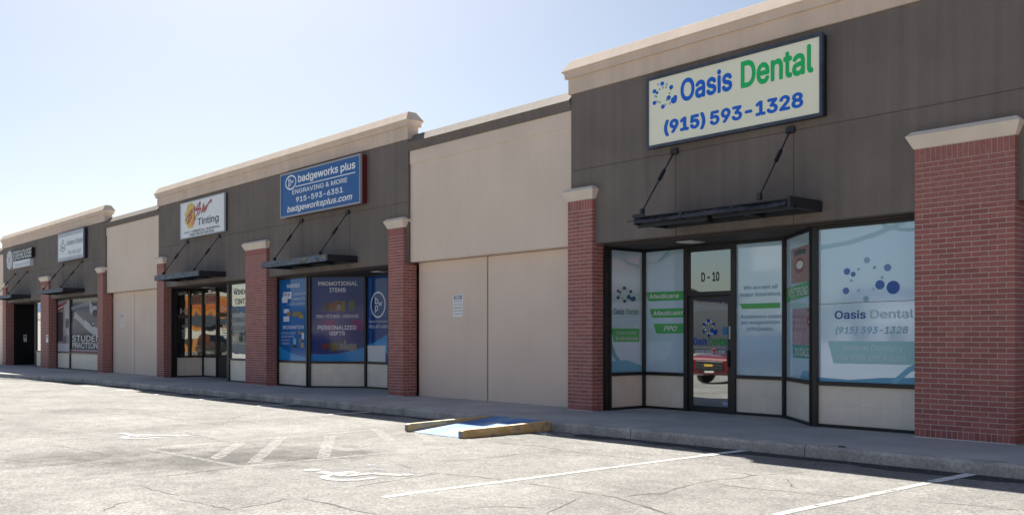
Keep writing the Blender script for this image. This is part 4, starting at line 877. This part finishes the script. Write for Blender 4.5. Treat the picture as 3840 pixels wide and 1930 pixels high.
# ------------------------------------------------------------------ what the glass mirrors: the far side of the lot
TYRE = mat('tyre_rubber', (.012, .012, .012), .8); RIM = mat('wheel_alloy', (.45, .46, .48), .3, metal=1); CGL = reflective('car_glass', (.01, .012, .014), (.8, .85, .85), .25)
CHR = mat('chrome_trim', (.6, .6, .6), .15, metal=1)
def car(loc, head, col, label, suv=True, L=4.9, W=1.92, H=1.72):
    t = thing('parked_car', label, 'car', (0, 0, 0), 'cars mirrored in the shop glass')
    bp = mat('car_paint_%s' % label.split()[0], col, .25, coat=1); hb = .98 if suv else .82
    def sec(x, w_, z0, z1, w2): return [(x, -w_, z0), (x, w_, z0), (x, w_ * 1.02, (z0 + z1) / 2), (x, w2, z1), (x, -w2, z1), (x, -w_ * 1.02, (z0 + z1) / 2)]
    h = W / 2
    secs = [sec(-L / 2, h * .86, .42, hb + .05, h * .8), sec(-L / 2 + .25, h * .97, .3, hb + .12, h * .9), sec(-L * .2, h, .27, hb + .1, h * .93), sec(L * .2, h, .27, hb + .08, h * .93), sec(L / 2 - .7, h * .98, .28, hb + .02, h * .88), sec(L / 2 - .12, h * .92, .3, hb - .04, h * .82), sec(L / 2, h * .84, .36, hb - .14, h * .78)]
    body = obj('body', MB().rings(secs), bp, t, bevel=.03, smooth=False)
    xr = -L / 2 + (.25 if suv else .9); xf = L * .2 + .15
    cab = MB().rings([[(xr, -h * .88, hb + .08), (xf, -h * .88, hb + .06), (xf, h * .88, hb + .06), (xr, h * .88, hb + .08)], [(xr + .2, -h * .72, H - .06), (xf - .85, -h * .72, H - .06), (xf - .85, h * .72, H - .06), (xr + .2, h * .72, H - .06)]])
    obj('glasshouse', cab, CGL, t, bevel=.02)
    obj('roof', MB().rings([[(xr + .18, -h * .73, H - .07), (xf - .83, -h * .73, H - .07), (xf - .83, h * .73, H - .07), (xr + .18, h * .73, H - .07)], [(xr + .35, -h * .6, H), (xf - 1.05, -h * .6, H), (xf - 1.05, h * .6, H), (xr + .35, h * .6, H)]]), bp, t)
    for sx in (-L * .3, L * .31):
        for sy in (-1, 1):
            wh = obj('wheel', MB().tube((sx, sy * (h - .2), .34), (sx, sy * (h + .01), .34), .34, 20), TYRE, t); obj('rim', MB().tube((sx, sy * (h + .005), .34), (sx, sy * (h + .02), .34), .22, 14), RIM, wh)
    for sy in (-1, 1):
        obj('headlight', MB().box(L / 2 - .2, L / 2 - .02, sy * h * .62 - .17, sy * h * .62 + .17, hb - .3, hb - .17), mat('headlight_lens', (.7, .72, .75), .15), t, bevel=.03)
        obj('tail_light', MB().box(-L / 2 - .01, -L / 2 + .1, sy * h * .7 - .12, sy * h * .7 + .12, hb - .18, hb + .02), mat('tail_lens', (.35, .01, .01), .2), t, bevel=.02)
        obj('mirror', MB().box(xf - .35, xf - .2, sy * h * 1.02 - .1, sy * h * 1.02 + .1, hb + .08, hb + .22), bp, t, bevel=.03)
    g = obj('grille', MB().box(L / 2 - .05, L / 2 + .02, -.56, .56, .44, hb - .2), mat('grille_black', (.02, .02, .022), .4), t, bevel=.02)
    obj('grille_bar', MB().box(L / 2 + .02, L / 2 + .03, -.56, .56, hb - .36, hb - .33).box(L / 2 + .02, L / 2 + .03, -.5, .5, .54, .56), CHR, g)
    obj('badge', MB().box(L / 2 + .03, L / 2 + .045, -.13, .13, hb - .38, hb - .31), mat('gold_badge', (.7, .45, .08), .3), g)
    obj('number_plate', MB().box(L / 2 + .0, L / 2 + .02, -.15, .15, .4, .5), paint((.7, .7, .66), .4), t)
    t.location = loc; t.rotation_euler = (0, 0, head)
    return t
car((-20.6, .4, gz(-20.6)), math.pi / 2, (.16, .006, .009), 'red sport utility car parked across the lot facing the shops')
car((-5.5, -6.5, gz(-5.5)), math.pi / 2 + .1, (.6, .62, .64), 'white sedan parked across the lot behind the viewpoint', False, 4.7, 1.82, 1.46)
car((9.5, -5.2, gz(9)), math.pi, (.02, .022, .026), 'black car standing at the right end of the lot', True)
car((-45.5, -2.5, gz(-45)), -math.pi / 2, (.3, .33, .35), 'silver sedan parked left in the lot', False, 4.7, 1.82, 1.46)
def far_shop(x0, x1, y0, y1, h, cols, label, face):
    fx, fy = (x1, 1) if face == 'x' else (x0, -1)
    t = thing('far_building', label, 'building', ((x0 + x1) / 2, (y0 + y1) / 2, gz(x0)))
    z0 = gz(x0) - .3; n = len(cols)
    obj('wall', MB().box(x0, x1, y0, y1, z0, h), mat('far_wall_%d' % int(-x0), cols[0], .8, vary=.06), t)
    o = .06
    for i, c in enumerate(cols[1:]):
        za = h - (i + 1) * h * .17; obj('band', MB().box(x0 - o, x1 + o, y0 - o, y1 + o, za, za + h * (.12 if i else .16)), paint(c, .6), t)
    k = int((x1 - x0 if face == 'y' else y1 - y0) / 3.2)
    for i in range(k):
        if face == 'y': obj('window', MB().box(x0 + 1 + i * 3.2, x0 + 3.2 + i * 3.2, y1 + .01, y1 + .05, .7, h * .42), CGL, t)
        else: obj('window', MB().box(fx + .01 * fy, fx + .05 * fy, y0 + 1 + i * 3.2, y0 + 3.2 + i * 3.2, .7, h * .42), CGL, t)
far_shop(26, 44, -30, 6, 8.5, [(.5, .19, .04), (.55, .1, .03), (.6, .55, .48), (.45, .12, .03), (.06, .07, .09), (.6, .56, .5)], 'orange restaurant building at the right end of the lot', 'w')
far_shop(-118, -100, -34, 0, 5.0, [(.62, .6, .56), (.1, .2, .38), (.6, .58, .54)], 'pale low building with a blue band at the left end of the lot', 'x')
far_shop(-96, -66, -62, -48, 6.5, [(.5, .48, .44), (.03, .03, .07), (.55, .55, .55)], 'pale shop building with a dark sign band across the street', 'y')
far_shop(-50, -15, -72, -58, 6.0, [(.42, .42, .42), (.05, .06, .14), (.5, .48, .45)], 'grey shop building across the street', 'y')
far_shop(0, 40, -70, -56, 6.0, [(.5, .45, .38), (.2, .12, .08)], 'tan shop building across the street', 'y')
t = thing('pole_sign', 'tall grey pole sign at the street edge of the lot', 'sign', (-30, -16, gz(-30)))
obj('pole', MB().box(-30.2, -29.8, -16.2, -15.8, gz(-30) - .2, 6.5), paint((.4, .4, .42), .6), t); obj('panel', MB().box(-32, -28, -16.15, -15.85, 5.2, 9.6), paint((.42, .46, .47), .5), t)
mb = F_(-15.85)
def leaf_clump(mb, c, r, n, ls):
    for _ in range(n):
        v = Vector((random.gauss(0, 1), random.gauss(0, 1), random.gauss(0, 1))).normalized() * r * random.uniform(.55, 1.05)
        p = Vector(c) + Vector((v.x, v.y, v.z * .8)); a = Vector((random.gauss(0, 1), random.gauss(0, 1), random.gauss(0, 1))).normalized() * ls; b = a.orthogonal().normalized() * ls * .6
        i = len(mb.v); mb.v += [tuple(p - a), tuple(p + b), tuple(p + a), tuple(p - b)]; mb.f.append((i, i + 1, i + 2, i + 3))
LEAF = mat('foliage', (.07, .10, .03), .7, vary=.35, vscale=2)
BARK = mat('bark', (.12, .09, .07), .9)
for x, y, h, lb in ((-62, -36, 4.5, 'round green street tree across the lot, left'), (-40, -42, 5.5, 'round green street tree beside the pole sign'), (-8, -44, 5, 'round green street tree across the lot, right'), (-88, -16, 3.5, 'low green tree before the orange building')):
    t = thing('street_tree', lb, 'tree', (x, y, gz(x)), 'trees along the street across the lot')
    obj('trunk', MB().tube((x, y, gz(x) - .1), (x + .1, y, h * .6), .16, 8, .08), BARK, t)
    mb = MB()
    for _ in range(9): leaf_clump(mb, (x + random.uniform(-1.3, 1.3), y + random.uniform(-1.3, 1.3), h * random.uniform(.5, .95)), 1.0, 90, .16)
    obj('crown', mb, LEAF, t, fix=False)
